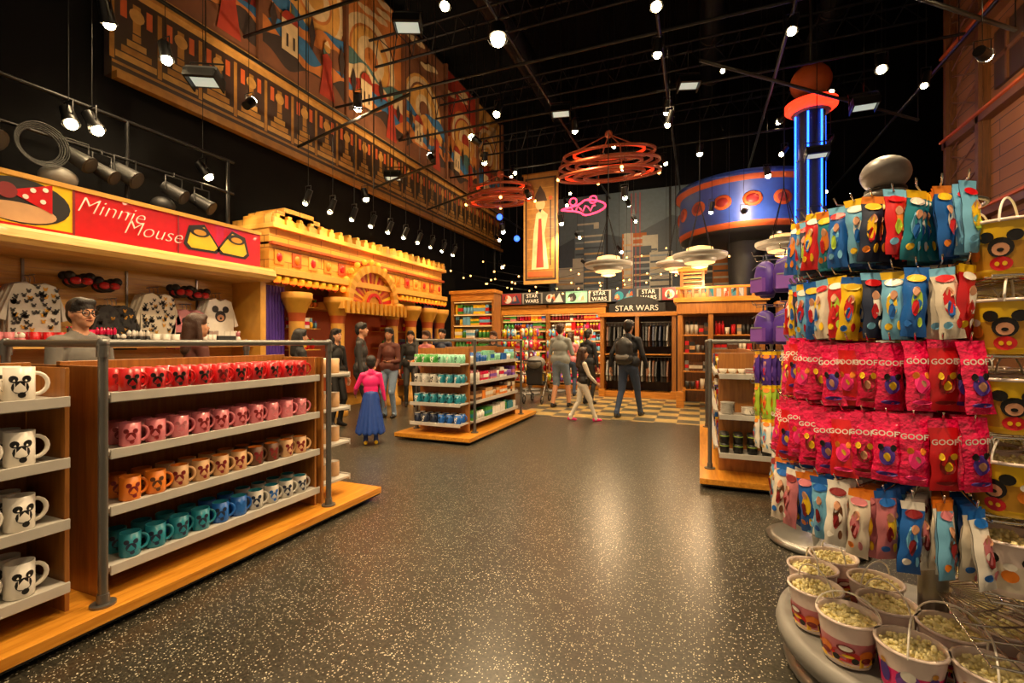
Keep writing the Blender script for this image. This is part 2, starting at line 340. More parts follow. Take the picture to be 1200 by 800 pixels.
def goods(mb,ax,fixed,a0,a1,z,out,depth,hmax,pal,kinds=('box','jar','cup','box'),rnd=random):
    a=a0+.01
    while a<a1-.08:
        w=rnd.uniform(.06,.13); h=hmax*rnd.uniform(.6,1); k=rnd.choice(kinds); c=rnd.choice(pal); c2=rnd.choice(pal)
        reps=rnd.randint(1,3)
        for _ in range(reps):
            if a+w>a1: break
            for r in range(2 if depth>.2 else 1):
                d=min(w,.1); f0=fixed-out*(.02+r*(d+.015)); f1=f0-out*d
                lo,hi=min(f0,f1),max(f0,f1)
                if ax=='y': bx=(lo,hi,a,a+w*.92)
                else: bx=(a,a+w*.92,lo,hi)
                cx=(bx[0]+bx[1])/2; cy=(bx[2]+bx[3])/2; rr=min(w*.46,d*.5)
                if k=='box':
                    mb.box(bx[0],bx[1],bx[2],bx[3],z,z+h,c)
                    e=.002
                    mb.box(bx[0]-e,bx[1]+e,bx[2]-e,bx[3]+e,z+h*.3,z+h*.65,c2)
                elif k=='jar':
                    mb.lathe([(0,0),(rr,0),(rr,h*.75),(rr*.6,h*.82),(rr*.65,h),(0,h)],(cx,cy,z),c,12,mats=[c,c,c2,c2,c2])
                elif k=='cup':
                    mb.lathe([(0,0),(rr*.75,0),(rr,h*.8),(rr*.85,h*.8),(0,h*.78)],(cx,cy,z),c,12,mats=[c,c,c2,c2])
                elif k=='plush':
                    mb.ell((cx,cy,z+h*.33),(rr,rr*.9,h*.33),c,10,7); mb.ell((cx,cy,z+h*.75),(rr*.75,rr*.7,h*.24),c2,10,7)
                    for s in(-1,1):
                        o=(s*rr*.6,0) if ax=='x' else (0,s*rr*.6)
                        mb.ell((cx+o[0],cy+o[1],z+h*.93),(rr*.35,rr*.35,rr*.35),c,8,6)
            a+=w
        a+=.008
for z,p in zip([.26,.55,.84,1.13],[['green','teal','white'],['paper','beige','brown','orange'],['rose','violet','white','pink'],['sky','mint','white','blue']]):
    goods(mb,'y',-3.14,6.3,8.08,z,1,.3,.18,p)
mb.build('boxed_souvenirs')
lv3=[.34,.72,1.12]
gondola('gift_display_gondola',.1,1.0,[(5.4,8.0)],(0,1.1,4.98,8.2),lv3,5.08,None,1.45)
mb=MB()
for i in range(2):
    for j in range(5): mb.lathe([(0,0),(.04,0),(.085,.012),(.083,.016),(.04,.006),(0,.006)],(.5+i*.3,5.2,1.121+j*.011),('lgrey','rose')[j%2],16)
for x,n,c in((.26,8,'lgrey'),(.45,5,'white'),(.63,8,'lgrey'),(.8,6,'grey')):
    for j in range(n): mb.lathe([(0,0),(.035,0),(.07,.02),(.068,.022),(.03,.006),(0,.006)],(x,5.2,.721+j*.014),c,16)
for i in range(6):
    for r in range(2):
        for h in range(2):
            mb.lathe([(0,0),(.04,0),(.045,.07),(.042,.075),(.042,.095),(0,.095)],(.23+i*.125,5.15+r*.1,.341+h*.097),'black',14,mats=['charcoal','black','lime','charcoal','charcoal'])
for i in range(3): mb.lathe([(0,0),(.03,0),(.045,.05),(.043,.05),(0,.03)],(.22+i*.09,5.28,1.121),'paper',12)
for z in lv3: goods(mb,'y',.16,5.5,7.9,z,-1,.3,.2,['red','charcoal','paper','purple','blue','yellow','black'])
mb.build('tableware_stock')

# ---------- left wall boutique
mb=MB()
mb.box(-7.55,-7.2,-1,5.6,0,3.1,'woodlight')
mb.box(-7.2,-6.55,5.5,5.6,0,2.6,'tan'); mb.box(-7.2,-6.55,2.2,2.26,0,2.45,'woodv')
prof=[(-7.2,2.62),(-6.42,2.62),(-6.36,2.58),(-6.34,2.5),(-6.38,2.44),(-6.5,2.41),(-7.2,2.41)]
n=len(prof); vs=[(x,-1,z) for x,z in prof]+[(x,5.62,z) for x,z in prof]
mb.add(vs,[(i,(i+1)%n,n+(i+1)%n,n+i) for i in range(n)]+[list(range(n))[::-1],list(range(n,2*n))],'woodlight')
mb.box(-6.56,-6.5,-1,5.45,2.63,3.16,'red'); mb.box(-7.3,-6.56,-1,5.45,2.62,2.66,'wooddark')
mb.box(-6.57,-6.48,-1,5.46,3.14,3.19,'tan')
for z in (.5,.95,1.4): mb.box(-7.2,-6.7,-1,5.5,z-.03,z,'woodlight')
for y in (0.5,2.9,3.95,4.9): mb.box(-7.2,-7.17,y-.012,y+.012,1.4,2.4,'steel')
mb.box(-7.2,-7.19,2.3,5.5,1.45,2.35,'woodlight')
for i in range(12): mb.box(-7.18,-7.175,2.3,5.5,1.48+i*.075,1.485+i*.075,'beige')
p=Pl(mb,(-6.5,0,0),(0,1,0),(0,0,1),(1,0,0))
p.rect(-1,3.04,2.66,3.14,'yellow',1)
p.circ(2.62,2.9,.4,'black',2,ry=.235); p.circ(2.6,2.78,.3,'beige',3,ry=.1); p.circ(1.8,2.9,.22,'black',2); p.rect(2.2,2.4,2.66,2.8,'beige',3)
p.shape([(2.5,2.98),(2.15,3.13),(2.1,2.85)],'red',4); p.shape([(2.5,2.98),(2.86,3.13),(2.86,2.82)],'red',4); p.circ(2.5,2.98,.08,'darkred',5)
for a,b in((2.2,3.02),(2.22,2.92),(2.34,2.98),(2.7,3.03),(2.78,2.93),(2.8,3.06),(2.64,2.95)): p.circ(a,b,.025,'white',6,n=12)
p.rect(3.04,3.06,2.63,3.15,'darkred',3); p.rect(4.17,4.19,2.63,3.15,'darkred',3)
for cx,fl in((4.52,1),(4.98,-1)):
    pts=[(cx-fl*.27,2.78),(cx-fl*.2,3.04),(cx+fl*.02,3.1),(cx+fl*.14,2.95),(cx+fl*.26,2.78),(cx+fl*.2,2.72),(cx-fl*.2,2.71)]
    p.shape(pts,'black',2)
    q=[(cx+(a-cx)*.82,2.88+(b-2.88)*.8) for a,b in pts]; p.shape(q,'yellow',3)
    p.circ(cx-fl*.05,2.98,.14,'black',4,ry=.07); p.circ(cx-fl*.05,2.97,.09,'gold',5,ry=.04)
sign=mb.build('apparel_wall_unit')
text(sign,'Minnie',(-6.47,3.4,2.99),(PI/2,.0,PI/2),.26,'white',shear=.4,off=-.006)
text(sign,'Mouse',(-6.47,3.86,2.84),(PI/2,.0,PI/2),.26,'white',shear=.4,off=-.006)
def shirt(mb,mtx,c,dec=None,sl=.22,pat=False):
    t=MB(); W=.24;H=.58
    o=[(-.08,0),(-W*.75,-.04),(-W-sl*.3,-.42),(-W-sl*.02,-.44),(-W*.92,-.2),(-W*.95,-H),(W*.95,-H),(W*.92,-.2),(W+sl*.02,-.44),(W+sl*.3,-.42),(W*.75,-.04),(.08,0),(0,-.05)]
    n=len(o); vs=[(a,-.022,b) for a,b in o]+[(a,.022,b) for a,b in o]
    t.add(vs,[list(range(n)),list(range(n,2*n))[::-1]]+[(i,(i+1)%n,n+(i+1)%n,n+i) for i in range(n)],c)
    q=Pl(t,(0,.022,0),(1,0,0),(0,0,1),(0,1,0)); q2=Pl(t,(0,-.022,0),(1,0,0),(0,0,1),(0,-1,0))
    for P_ in (q,q2):
        if dec:
            P_.circ(0,-.28,.09,dec,1,n=16); P_.circ(-.085,-.17,.055,dec,1,n=12); P_.circ(.085,-.17,.055,dec,1,n=12); P_.circ(0,-.3,.06,'skin',2,n=12,ry=.05); P_.circ(0,-.31,.02,'black',3,n=8)
        if pat:
            rn=random.Random(5)
            for i in range(60):
                a=rn.uniform(-.2,.2);b=rn.uniform(-.55,-.06); m_=rn.choice(['charcoal','charcoal','black','black','gold']); P_.circ(a,b,.018,m_,2,n=8);P_.circ(a-.016,b+.02,.009,m_,2,n=6);P_.circ(a+.016,b+.02,.009,m_,2,n=6)
    t.tube([(0,0,0),(0,0,.05),(.02,0,.075),(0,0,.09)],.004,'steel',6)
    mb.stamp(t,mtx)
mb=MB()
def wallM(y,z,x=-7.1,tilt=0): return Matrix.Translation((x,y,z))@Matrix.Rotation(-PI/2+tilt,4,'Z')
for y,c,d,pt,z in((2.9,'lgrey',None,True,2.12),(3.7,'charcoal',None,True,1.92),(4.2,'paper',None,True,2.12),(5.1,'white','black',False,2.12),(1.9,'white','black',False,2.12),(4.65,'rose','black',False,1.92)):
    for k in range(3): shirt(mb,wallM(y+k*.01,z,x=-7.12+k*.07),c,d,pat=pt)
for y in (2.9,4.2,5.1,1.9,3.7,4.65): mb.cyl((-7.2,y,2.2 if y not in(3.7,4.65) else 2.0),(-6.93,y,2.2 if y not in(3.7,4.65) else 2.0),.006,.006,'steel',8)
for y,z in((3.33,2.18),(3.62,2.15),(4.55,2.16),(4.8,2.14),(2.45,2.2)):
    for k in range(2):
        x=-7.1+k*.12
        mb.ell((x,y,z),(.06,.11,.08),'black'); mb.ell((x+.02,y-.1,z+.06),.055,'black'); mb.ell((x+.02,y+.1,z+.06),.055,'black')
        mb.ell((x+.06,y-.055,z+.0),(.035,.06,.045),'red'); mb.ell((x+.06,y+.055,z+.0),(.035,.06,.045),'red'); mb.ell((x+.08,y,z),.022,'darkred')
    mb.cyl((-7.2,y,z),(-6.98,y,z),.006,.006,'steel',8)
for z in(.5,.95,1.4): goods(mb,'y',-6.72,2.3,5.4,z,1,.4,.24,['red','black','white','rose','charcoal','pink'],('box','plush','cup'))
mb.build('character_apparel')
mb=MB()
mb.box(-7.5,-6.75,-1,5.5,3.2,3.24,'black')
for y in (1,2.4,3.8,5.2): mb.cyl((-6.9,y,3.24),(-6.9,y,4.3),.025,.025,'blackmetal')
mb.cyl((-6.9,-1,4.3),(-6.9,5.3,4.3),.025,.025,'blackmetal'); mb.cyl((-6.9,-1,3.8),(-6.9,5.3,3.8),.02,.02,'blackmetal')
AX=Matrix.Rotation(PI/2,3,'Y')
for r in (.24,.225,.21,.195,.18): mb.torus((-6.85+(r-.2)*.9,2.9+r*.1,3.65),r,.007,'dpipe',28,AX)
for y,z,r in((3.25,3.62,.1),(3.5,3.55,.09),(3.75,3.6,.11),(4.35,3.55,.1),(4.75,3.5,.1),(2.45,3.6,.12)):
    d=Vector((.5,.3,-.35)).normalized(); c=Vector((-6.85,y,z))
    mb.cyl(c-d*.14,c+d*.14,r*.8,r,'charcoal',16); mb.cyl(c+d*.14,c+d*.16,r*1.05,r*1.05,'dpipe',16); mb.cyl(c+d*.161,c+d*.165,r*.8,r*.8,'charcoal',16)
    mb.tube([c+Vector((0,-r*1.1,0)),c+Vector((0,-r*1.1,.2)),c+Vector((0,r*1.1,.2)),c+Vector((0,r*1.1,0))],.01,'dpipe',6); mb.cyl(c+Vector((0,0,.2)),(c.x,c.y,3.81),.01,.01,'dpipe')
mb.ell((-6.95,3.12,3.36),(.16,.18,.13),'grey',18,12); mb.ell((-7.0,4.3,3.36),(.14,.15,.12),'charcoal',18,12)
mb.build('stage_light_rig')

# ---------- palace facade
mb=MB()
X=-6.55
mb.box(-7.58,-7.4,5.66,11.2,0,3.4,'tan')
mb.box(-7.4,X,5.66,11.2,2.55,3.35,'brick')
mb.box(-7.4,X+.05,5.66,7.1,3.35,3.5,'brick')
mb.box(-7.4,X+.12,5.64,11.25,3.32,3.4,'tan2'); mb.box(-7.4,X+.08,5.66,11.22,3.05,3.1,'rust'); mb.box(-7.4,X+.15,5.64,11.25,2.55,2.66,'tan2')
for i in range(23):
    y=5.75+i*.245; mb.box(X-.05,X+.1,y-.07,y+.07,3.4,3.5,'tan'); mb.box(X-.05,X+.1,y-.035,y+.035,3.5,3.56,'gold')
for i in range(34):
    y=5.75+i*.165
    if 7.2<y<9.1: continue
    mb.lathe([(.0,0),(.05,.04),(.065,.09),(.065,.14),(0,.16)],(X+.08,y,2.38),'orange',10,mats=['red','orangeglow','yellow','gold'])
for i in range(15):
    y=5.85+i*.37; mb.box(X,X+.02,y-.1,y+.1,2.74,2.98,('gold','rust','tan2')[i%3]); mb.ell((X+.02,y,2.86),(.03,.06,.08),('red','orange')[i%2],8,6)
for y0,w,h in((5.7,1.25,.12),(5.8,.95,.24),(5.95,.65,.36)): mb.box(-7.2,X+.02,y0,y0+w,3.5,3.5+h*.6,'brick')
for y in(6.25,7.25,9.0,9.75,10.5,11.1):
    mb.lathe([(.0,0),(.2,0),(.2,.12),(.14,.18),(.12,.3),(.13,1.8),(.15,1.95),(.24,2.15),(.26,2.2),(.26,2.3),(0,2.3)],(X-.02,y,0),'tan2',20,mats=['tan']*3+['tan2','tan2','rust','gold','gold','tan2','tan2'])
mb.box(-7.3,X+.25,7.1,9.15,2.08,2.22,'tan2')
for i in range(14): mb.box(X+.25,X+.3,7.15+i*.145,7.23+i*.145,2.0,2.24,'gold')
def half(r0,r1,x0,x1,yc,zc,n,mats):
    for i in range(n):
        a=PI*i/n; b=PI*(i+1)/n
        q=[(yc+r*math.cos(t),zc+r*math.sin(t)) for r,t in((r0,a),(r1,a),(r1,b),(r0,b))]
        vs=[(x0,y,z) for y,z in q]+[(x1,y,z) for y,z in q]
        mb.add(vs,[(0,1,2,3),(7,6,5,4)]+[(k,(k+1)%4,4+(k+1)%4,4+k) for k in range(4)],mats[i%len(mats)])
half(.68,.82,X-.3,X+.2,8.12,2.22,26,['gold','tan2']); half(.3,.68,X-.3,X+.1,8.12,2.22,26,['orange','red','yellow','rust']); half(.0,.3,X-.3,X+.16,8.12,2.22,16,['gold']); half(.18,.24,X,X+.19,8.12,2.22,16,['red'])
for i in range(13):
    a=PI*i/12; mb.ell((X+.1,8.12+.88*math.cos(a),2.24+.88*math.sin(a)),(.06,.06,.06),'orangeglow',8,6)
mb.box(-7.35,-7.3,5.7,11.1,.3,2.4,'rust')
for z in(.5,.9,1.3,1.7,2.1):
    for (a,b) in((6.45,7.05),(9.2,9.6),(9.95,10.35)): mb.box(-7.3,-6.8,a,b,z-.02,z,'tan')
for y0 in(5.68,10.62):
    for i in range(7): mb.cyl((-6.75,y0+i*.065+.03,.05),(-6.75,y0+i*.065+.03,2.4),.042,.036,'purple',10)
palace=mb.build('palace_facade',.004)
mb=MB()
for z in(.5,.9,1.3,1.7,2.1):
    for (a,b) in((6.45,7.05),(9.2,9.6),(9.95,10.35)): goods(mb,'y',-6.82,a,b,z,1,.3,.22,['red','yellow','sky','pink','green','violet','white','orange'],('box','plush','jar'))
mb.build('plush_toy_stock')

# ---------- cases and back partition
def case(name,x0,x1,y0,y1,top,levels,pal,header='woodx',kinds=('box','jar','plush','box')):
    mb=MB()
    mb.box(x0,x1,y1-.04,y1,0,top,'cream'); mb.box(x0,x0+.06,y0,y1,0,top,'woodv'); mb.box(x1-.06,x1,y0,y1,0,top,'woodv')
    mb.box(x0-.04,x1+.04,y0-.05,y1,top,top+.09,header); mb.box(x0,x1,y0,y1,0,.12,'woodx'); mb.box(x0,x1,y0-.01,y0+.03,top-.2,top,'woodx')
    for z in levels: mb.box(x0+.06,x1-.06,y0+.02,y1-.04,z-.025,z,'beige')
    for z in levels[1:]+[top-.2]: mb.box(x0+.08,x1-.08,y0+.03,y0+.045,z-.04,z-.026,'lampglow')
    mb.build(name,.004)
    g=MB()
    for z in levels: goods(g,'x',y0+.04,x0+.08,x1-.08,z,-1,y1-y0-.05,.27,pal,kinds)
    g.build(name.split('_')[0]+'_stock')
case('toy_shelf_case',-6.4,-5.1,11.45,11.95,2.75,[.15,.5,.85,1.2,1.55,1.9,2.2],['white','red','sky','yellow','charcoal','green'])
lvb=[.2,.52,.84,1.16,1.48,1.8,2.1]
case('figurine_shelf_case',-6.0,-4.4,14.0,14.5,2.5,lvb,['red','yellow','orange','rose','blue','pink','green','darkred'])
case('keyring_shelf_case',-4.4,-2.6,14.0,14.5,2.5,lvb,['red','yellow','orange','white','hotpink','charcoal','sky','darkred'])
mb=MB()
mb.box(-6.6,1.2,14.5,14.6,0,2.9,'charcoal'); mb.box(-6.6,1.2,13.85,14.5,2.62,2.98,'charcoal')
p=Pl(mb,(-6.6,13.85,2.6),(1,0,0),(0,0,1),(0,-1,0)); cs=['lgrey','darkred','grey','charcoal','mint','lgrey','navy','grey','darkred','teal','lgrey']
rb=random.Random(21)
for i in range(11):
    a=i*.7+.02; p.rect(a,a+.66,.02,.36,cs[i],1); p.circ(a+.2,.18,.13,cs[(i*3+2)%11],2,n=14); p.shape([(a+.3,.05),(a+.62,.05),(a+.5,.33),(a+.42,.2)],cs[(i*5+1)%11],2)
    for k in range(6):
        q=a+.05+rb.random()*.45; z_=.05+rb.random()*.15; p.shape([(q,z_),(q+.1,z_+.02),(q+.08,z_+.14),(q+.02,z_+.1)],rb.choice(['charcoal','beige','grey','rust','white','teal']),3+k*.2)
    if i in(2,5,7): p.rect(a+.05,a+.61,.04,.34,'black',5)
ban=mb.build('picture_banner_partition')
for x in (-4.85,-2.75,-1.35): text(ban,'STAR\nWARS',(x,13.8,2.78),(PI/2,0,0),.16,'white',name='banner_lettering')
mb=MB()
for (cx,cy) in((-5.3,12.9),(-4.7,13.3),(-3.9,13.2),(-4.4,12.3),(-3.1,13.3)):
    mb.cyl((cx,cy,0),(cx,cy,1.9),.03,.03,'steel'); mb.lathe([(0,0),(.3,0),(.3,.04),(0,.06)],(cx,cy,0),'grey',20)
    for z in(.3,.62,.94,1.26,1.58):
        mb.torus((cx,cy,z+.24),.2,.008,'steel',16)
        for a in range(0,360,30):
            q=math.radians(a); c=random.choice(['red','yellow','orange','white','hotpink','sky','lime','violet','darkred'])
            R=Matrix.Rotation(q,3,'Z'); k=Vector((cx,cy,z+.12))+R@Vector((.24,0,0))
            mb.ell(k,(.035,.055,.11),c,8,6,R); mb.ell(k+R@Vector((.02,0,.02)),(.02,.035,.04),random.choice(['white','yellow','red']),8,6,R); mb.cyl((cx,cy,z+.24),k+Vector((0,0,.12)),.004,.004,'steel',5)
mb.build('novelty_spinner_rack')
mb=MB()
mb.box(-2.45,-.55,12.95,13.0,0,2.1,'dbrown')
for x in(-2.45,-1.55,-.65): mb.box(x,x+.1,12.4,13.0,0,2.1,'woodv'); mb.box(x-.03,x+.13,12.36,12.42,0,.2,'woodx')
mb.box(-2.5,-.5,12.36,13.0,2.1,2.2,'woodx'); mb.box(-2.45,-.55,12.4,13,0,.15,'woodx'); mb.box(-2.2,-.8,12.36,12.4,2.2,2.42,'black')
p=Pl(mb,(-1.5,12.35,2.2),(1,0,0),(0,0,1),(0,-1,0)); p.circ(0,.2,.55,'black',1,0,PI,ry=.2)
for x0 in(-2.33,-1.43):
    for z in(1.95,1.05): mb.cyl((x0,12.6,z),(x0+.76,12.6,z),.012,.012,'steel')
    mb.box(x0,x0+.76,12.45,12.95,1.1,1.13,'woodx')
cab=mb.build('garment_cabinet',.004); text(cab,'STAR WARS',(-1.5,12.32,2.3),(PI/2,0,0),.2,'white',name='cabinet_lettering')
mb=MB()
for x0 in(-2.33,-1.43):
    for z in(1.88,.98):
        for i in range(8):
            mtx=Matrix.Translation((x0+.06+i*.09,12.62,z-.02))@Matrix.Rotation(PI/2+.15*random.uniform(-1,1),4,'Z')@Matrix.Scale(.92,4)
            shirt(mb,mtx,random.choice(['jacketblack','charcoal','brown','jacketblack','grey','navy']),None)
mb.build('hanging_garments')
mb=MB()
x0,x1,y0,y1=-.45,1.25,10.9,12.2
for x in(x0,x0+.62,x1-.1):
    for y in(y0,y1-.1): mb.box(x,x+.1,y,y+.1,0,2.3,'woodv'); mb.box(x-.03,x+.13,y-.03,y+.13,0,.35,'woodx')
mb.box(x0,x1,y1-.06,y1-.02,0,2.3,'wooddark'); mb.box(x0-.08,x1+.08,y0-.08,y1+.05,2.3,2.4,'woodx'); mb.box(x0-.02,x1+.02,y0-.03,y1,2.05,2.3,'woodv')
for i in range(12): mb.box(x0+i*.145,x0+i*.145+.05,y0-.06,y0-.02,2.4,2.58,'woodv')
mb.box(x0-.04,x1+.04,y0-.07,y0-.01,2.58,2.63,'woodx')
tx,ty=x0+.3,y0+.3
mb.box(tx-.28,tx+.28,ty-.28,ty+.28,2.4,2.5,'woodx')
for a in(-1,1):
    for b in(-1,1): mb.box(tx+a*.22-.03,tx+a*.22+.03,ty+b*.22-.03,ty+b*.22+.03,2.5,2.98,'woodv')
for k in range(5): 
    for s in(-1,1): mb.box(tx-.2,tx+.2,ty+s*.22-.01,ty+s*.22+.01,2.56+k*.09,2.585+k*.09,'woodlight'); mb.box(tx+s*.22-.01,tx+s*.22+.01,ty-.2,ty+.2,2.56+k*.09,2.585+k*.09,'woodlight')
mb.box(tx-.3,tx+.3,ty-.3,ty+.3,2.98,3.05,'woodx'); mb.box(tx-.2,tx+.2,ty-.2,ty+.2,3.05,3.1,'woodlight')
for z in(.4,.8,1.2,1.6): mb.box(x0+.1,x1-.1,y0+.15,y0+.5,z-.03,z,'woodx')
mb.build('wooden_pavilion',.004)
mb=MB()
for z in(.4,.8,1.2,1.6): goods(mb,'x',y0+.15,x0+.14,x1-.12,z,-1,.3,.3,['paper','beige','charcoal','brown','red','grey'],('box','jar','cup'))
mb.build('collectible_stock')
case('souvenir_shelf_case',1.7,3.6,12.4,12.9,2.3,[.2,.55,.9,1.25,1.6],['orange','yellow','paper','blue','green','white'])
case('backpack_shelf_case',3.8,6.8,12.4,12.9,2.3,[.2,.55,.9,1.25,1.6],['orange','yellow','paper','blue','green','white'])

# ---------- upper theming at rear
mb=MB(); mb.box(-5.4,3.6,17.4,17.59,3.3,6.9,'citymural'); mb.box(-5.4,3.6,17.45,17.59,0,3.3,'blackwall')
p=Pl(mb,(-5.4,17.4,3.3),(1,0,0),(0,0,1),(0,-1,0)); rn=random.Random(9)
p.rect(0,9,0,3.6,'city_b',1); p.shape([(0,1.6),(1.5,2.3),(3,1.9),(4.5,2.6),(6,2.0),(7.5,2.5),(9,1.9),(9,0),(0,0)],'city_d',2)
for i in range(20):
    a=rn.uniform(0,8.3);w=rn.uniform(.3,.9);h=rn.uniform(.8,2.6); c=rn.choice(['city_c','city_b','city_d','city_d','charcoal','mur_b'])
    p.rect(a,min(9,a+w),0,h,c,3+i*.4)
    for k in range(int(h/.22)): 
        p.rect(a+.03,min(8.95,a+w-.03),.07+k*.22,.14+k*.22,rn.choice(['city_c','city_a','city_d','mur_g']),3+i*.4+.2)
for a in(3.1,3.25,3.4): p.rect(a,a+.02,0,3.5,'red',13)
for a in(0,2.2,4.4,6.6,8.9): p.rect(a,a+.06,0,3.6,'black',14)
mb.build('city_photo_mural')
mb=MB()
c=(1.25,15.2,0)
mb.lathe([(0,4.3),(1.6,4.3),(1.8,4.4),(1.85,4.55),(1.8,5.6),(1.95,5.7),(1.9,5.85),(1.3,6.0),(0,6.0)],c,'navy',40,mats=['charcoal','charcoal','rust','drumblue','rust','drumblue','navy','navy'])
for i in range(16):
    a=2*PI*i/16; R=Matrix.Rotation(a,3,'Z'); mb.ell(Vector(c)+R@Vector((1.82,0,5.1)),(.05,.24,.2),'rust',14,8,R); mb.ell(Vector(c)+R@Vector((1.84,0,5.1)),(.05,.17,.13),'darkred',12,8,R)
mb.cyl((c[0],c[1],0),(c[0],c[1],4.3),.35,.5,'charcoal',20)
mb.build('round_rooftop_drum')
mb=MB(); cx,cy=2.15,11.4
mb.cyl((cx,cy,0),(cx,cy,6.2),.26,.26,'navy',24); mb.lathe([(.0,6.15),(.36,6.2),(.48,6.3),(.48,6.4),(.24,6.5),(0,6.52)],(cx,cy,0),'neonred',32,mats=['rust','neonred','neonred','rust','rust'])
mb.ell((cx,cy,6.85),(.38,.38,.36),'rust',24,16); mb.cyl((cx,cy,7.2),(cx,cy,TOP),.03,.03,'charcoal')
for z in(3.2,4.2,5.2): mb.torus((cx,cy,z),.27,.02,'charcoal',24)
for a in (190,250,300,20,80,130):
    x=cx+.29*math.cos(math.radians(a)); y=cy+.29*math.sin(math.radians(a)); mb.cyl((x,y,2.5),(x,y,6.15),.018,.018,'neonblue',8)
mb.build('neon_column')
mb=MB(); cx,cy=2.22,7.4
mb.lathe([(0,0),(.55,0),(.55,.9),(.5,1.0),(.1,1.05),(.08,2.9),(.16,3.0),(.26,3.12),(.26,3.16),(.12,3.2),(0,3.2)],(cx,cy,0),'stone',28)
mb.ell((cx,cy,3.3),(.26,.26,.12),'stone',24,14); mb.ell((cx,cy,3.6),(.27,.27,.23),'stone',24,14); mb.torus((cx,cy,3.39),.2,.025,'charcoal',32)
mb.build('stacked_sphere_kiosk')
mb=MB(); mb.box(4.45,6.8,5.5,11.4,0,10.55,'towerwood')
for y in(5.6,7.2,8.8,10.1,11.2): mb.box(4.35,4.45,y,y+.16,0,10.5,'wooddark'); mb.box(4.3,4.36,y+.03,y+.13,0,10.5,'brown')
for z in(3.5,5.1,6.7,8.3): mb.box(4.3,4.45,5.5,11.4,z,z+.12,'brown'); mb.box(4.26,4.45,5.5,11.4,z+.12,z+.16,'rust')
for z in(5.5,7.1):
    for y in(7.6,9.15): mb.box(4.4,4.46,y,y+.75,z,z+.9,'dbrown'); mb.box(4.37,4.42,y+.35,y+.4,z,z+.9,'brown'); mb.box(4.37,4.42,y,y+.75,z+.42,z+.48,'brown')
for i in range(16): mb.cyl((4.38,10.3,2+i*.5),(4.38,11.2,2.4+i*.5),.015,.015,'brown'); mb.cyl((4.38,11.2,2+i*.5),(4.38,10.3,2.4+i*.5),.015,.015,'brown')
mb.build('wooden_facade_tower')
def band(mb,c,R,h,mat,seg=48,ax=None,th=.02):
    A=ax if ax else Matrix.Identity(3); c=Vector(c); vs=[]
    for r,z in((R,-h/2),(R,h/2),(R-th,h/2),(R-th,-h/2)):
        for i in range(seg): vs.append(c+A@Vector((r*math.cos(2*PI*i/seg),r*math.sin(2*PI*i/seg),z)))
    mb.add(vs,[(k*seg+i,k*seg+(i+1)%seg,((k+1)%4)*seg+(i+1)%seg,((k+1)%4)*seg+i) for k in range(4) for i in range(seg)],mat,True)
def ringch(c,R,tilt):
    mb=MB(); A=Matrix.Rotation(tilt,3,'X')
    for r,dz,m_ in((1,0,'rustring'),(.86,.03,'ringneon'),(.7,0,'rustring'),(.5,-.02,'rustring'),(.98,.2,'rustring'),(.84,.24,'rustring'),(.66,.22,'rustring'),(.9,.4,'rustring'),(.7,.44,'ringneon')): band(mb,(c[0],c[1],c[2]+dz*R),R*r,.06,m_,48,A,th=.05)
    for i in range(4):
        a=2*PI*i/4+.4
        mb.tube([Vector((c[0],c[1],c[2]))+A@Vector((.5*R*math.cos(a),.5*R*math.sin(a),0)),Vector(c)+A@Vector((R*math.cos(a),R*math.sin(a),0)),Vector((c[0],c[1],c[2]+.4*R))+A@Vector((.9*R*math.cos(a),.9*R*math.sin(a),0)),Vector((c[0],c[1],c[2]+.8*R))],.014,'rustring',6)
        mb.ell(Vector(c)+A@Vector((R*math.cos(a),R*math.sin(a),-.03)),.04,'bulbsoft',8,6)
    mb.cyl((c[0],c[1],c[2]+.8*R),(c[0],c[1],TOP),.015,.015,'blackmetal',8); mb.ell((c[0],c[1],c[2]+.8*R),.1,'rustring',12,8)
    mb.build('ring_chandelier')
ringch((-2.16,12.05,5.7),1.3,.2); ringch((-5.1,11.9,5.3),.95,.15)
mb=MB(); cx,cy,cz=-3.0,12.8,5.15
pts=[(math.cos(t)*.5+.12*math.cos(3*t),.18*math.sin(t)+.06*math.sin(2*t)) for t in [2*PI*i/40 for i in range(40)]]
mb.tube([(cx+a,cy,cz+b) for a,b in pts],.025,'neonpink',8,True); mb.tube([(cx-.35+i*.07,cy-.02,cz-.02+.09*math.cos(i*.63*PI)) for i in range(11)],.018,'neonpink',6)
for s in(-1,1): mb.torus((cx+s*.28,cy,cz+.2),.1,.02,'neonpink',20,Matrix.Rotation(PI/2,3,'X'))
for s in(-.4,.4): mb.cyl((cx+s,cy,cz+.1),(cx+s,cy,TOP),.006,.006,'blackmetal',6)
mb.build('neon_sign')
mb=MB(); mb.box(-4.6,-3.6,12.38,12.44,3.05,6.1,'antique2')
p=Pl(mb,(-4.1,12.38,3.05),(1,0,0),(0,0,1),(0,-1,0))
p.rect(-.45,.45,.1,2.95,'dbrown',1); p.rect(-.4,.4,.15,2.9,'antique',2)
for k in range(9): p.rect(-.38,.38,.4+k*.28,.42+k*.28,'antique2',3)
p.shape([(-.26,.4),(.24,.4),(.12,1.4),(.22,1.9),(.05,2.05),(-.12,1.95),(-.2,1.4)],'mur_g',4); p.shape([(-.12,.45),(.1,.45),(.03,1.8),(-.05,1.8)],'mur_e',5); p.circ(0,2.2,.14,'beige',5,n=16,ry=.17)
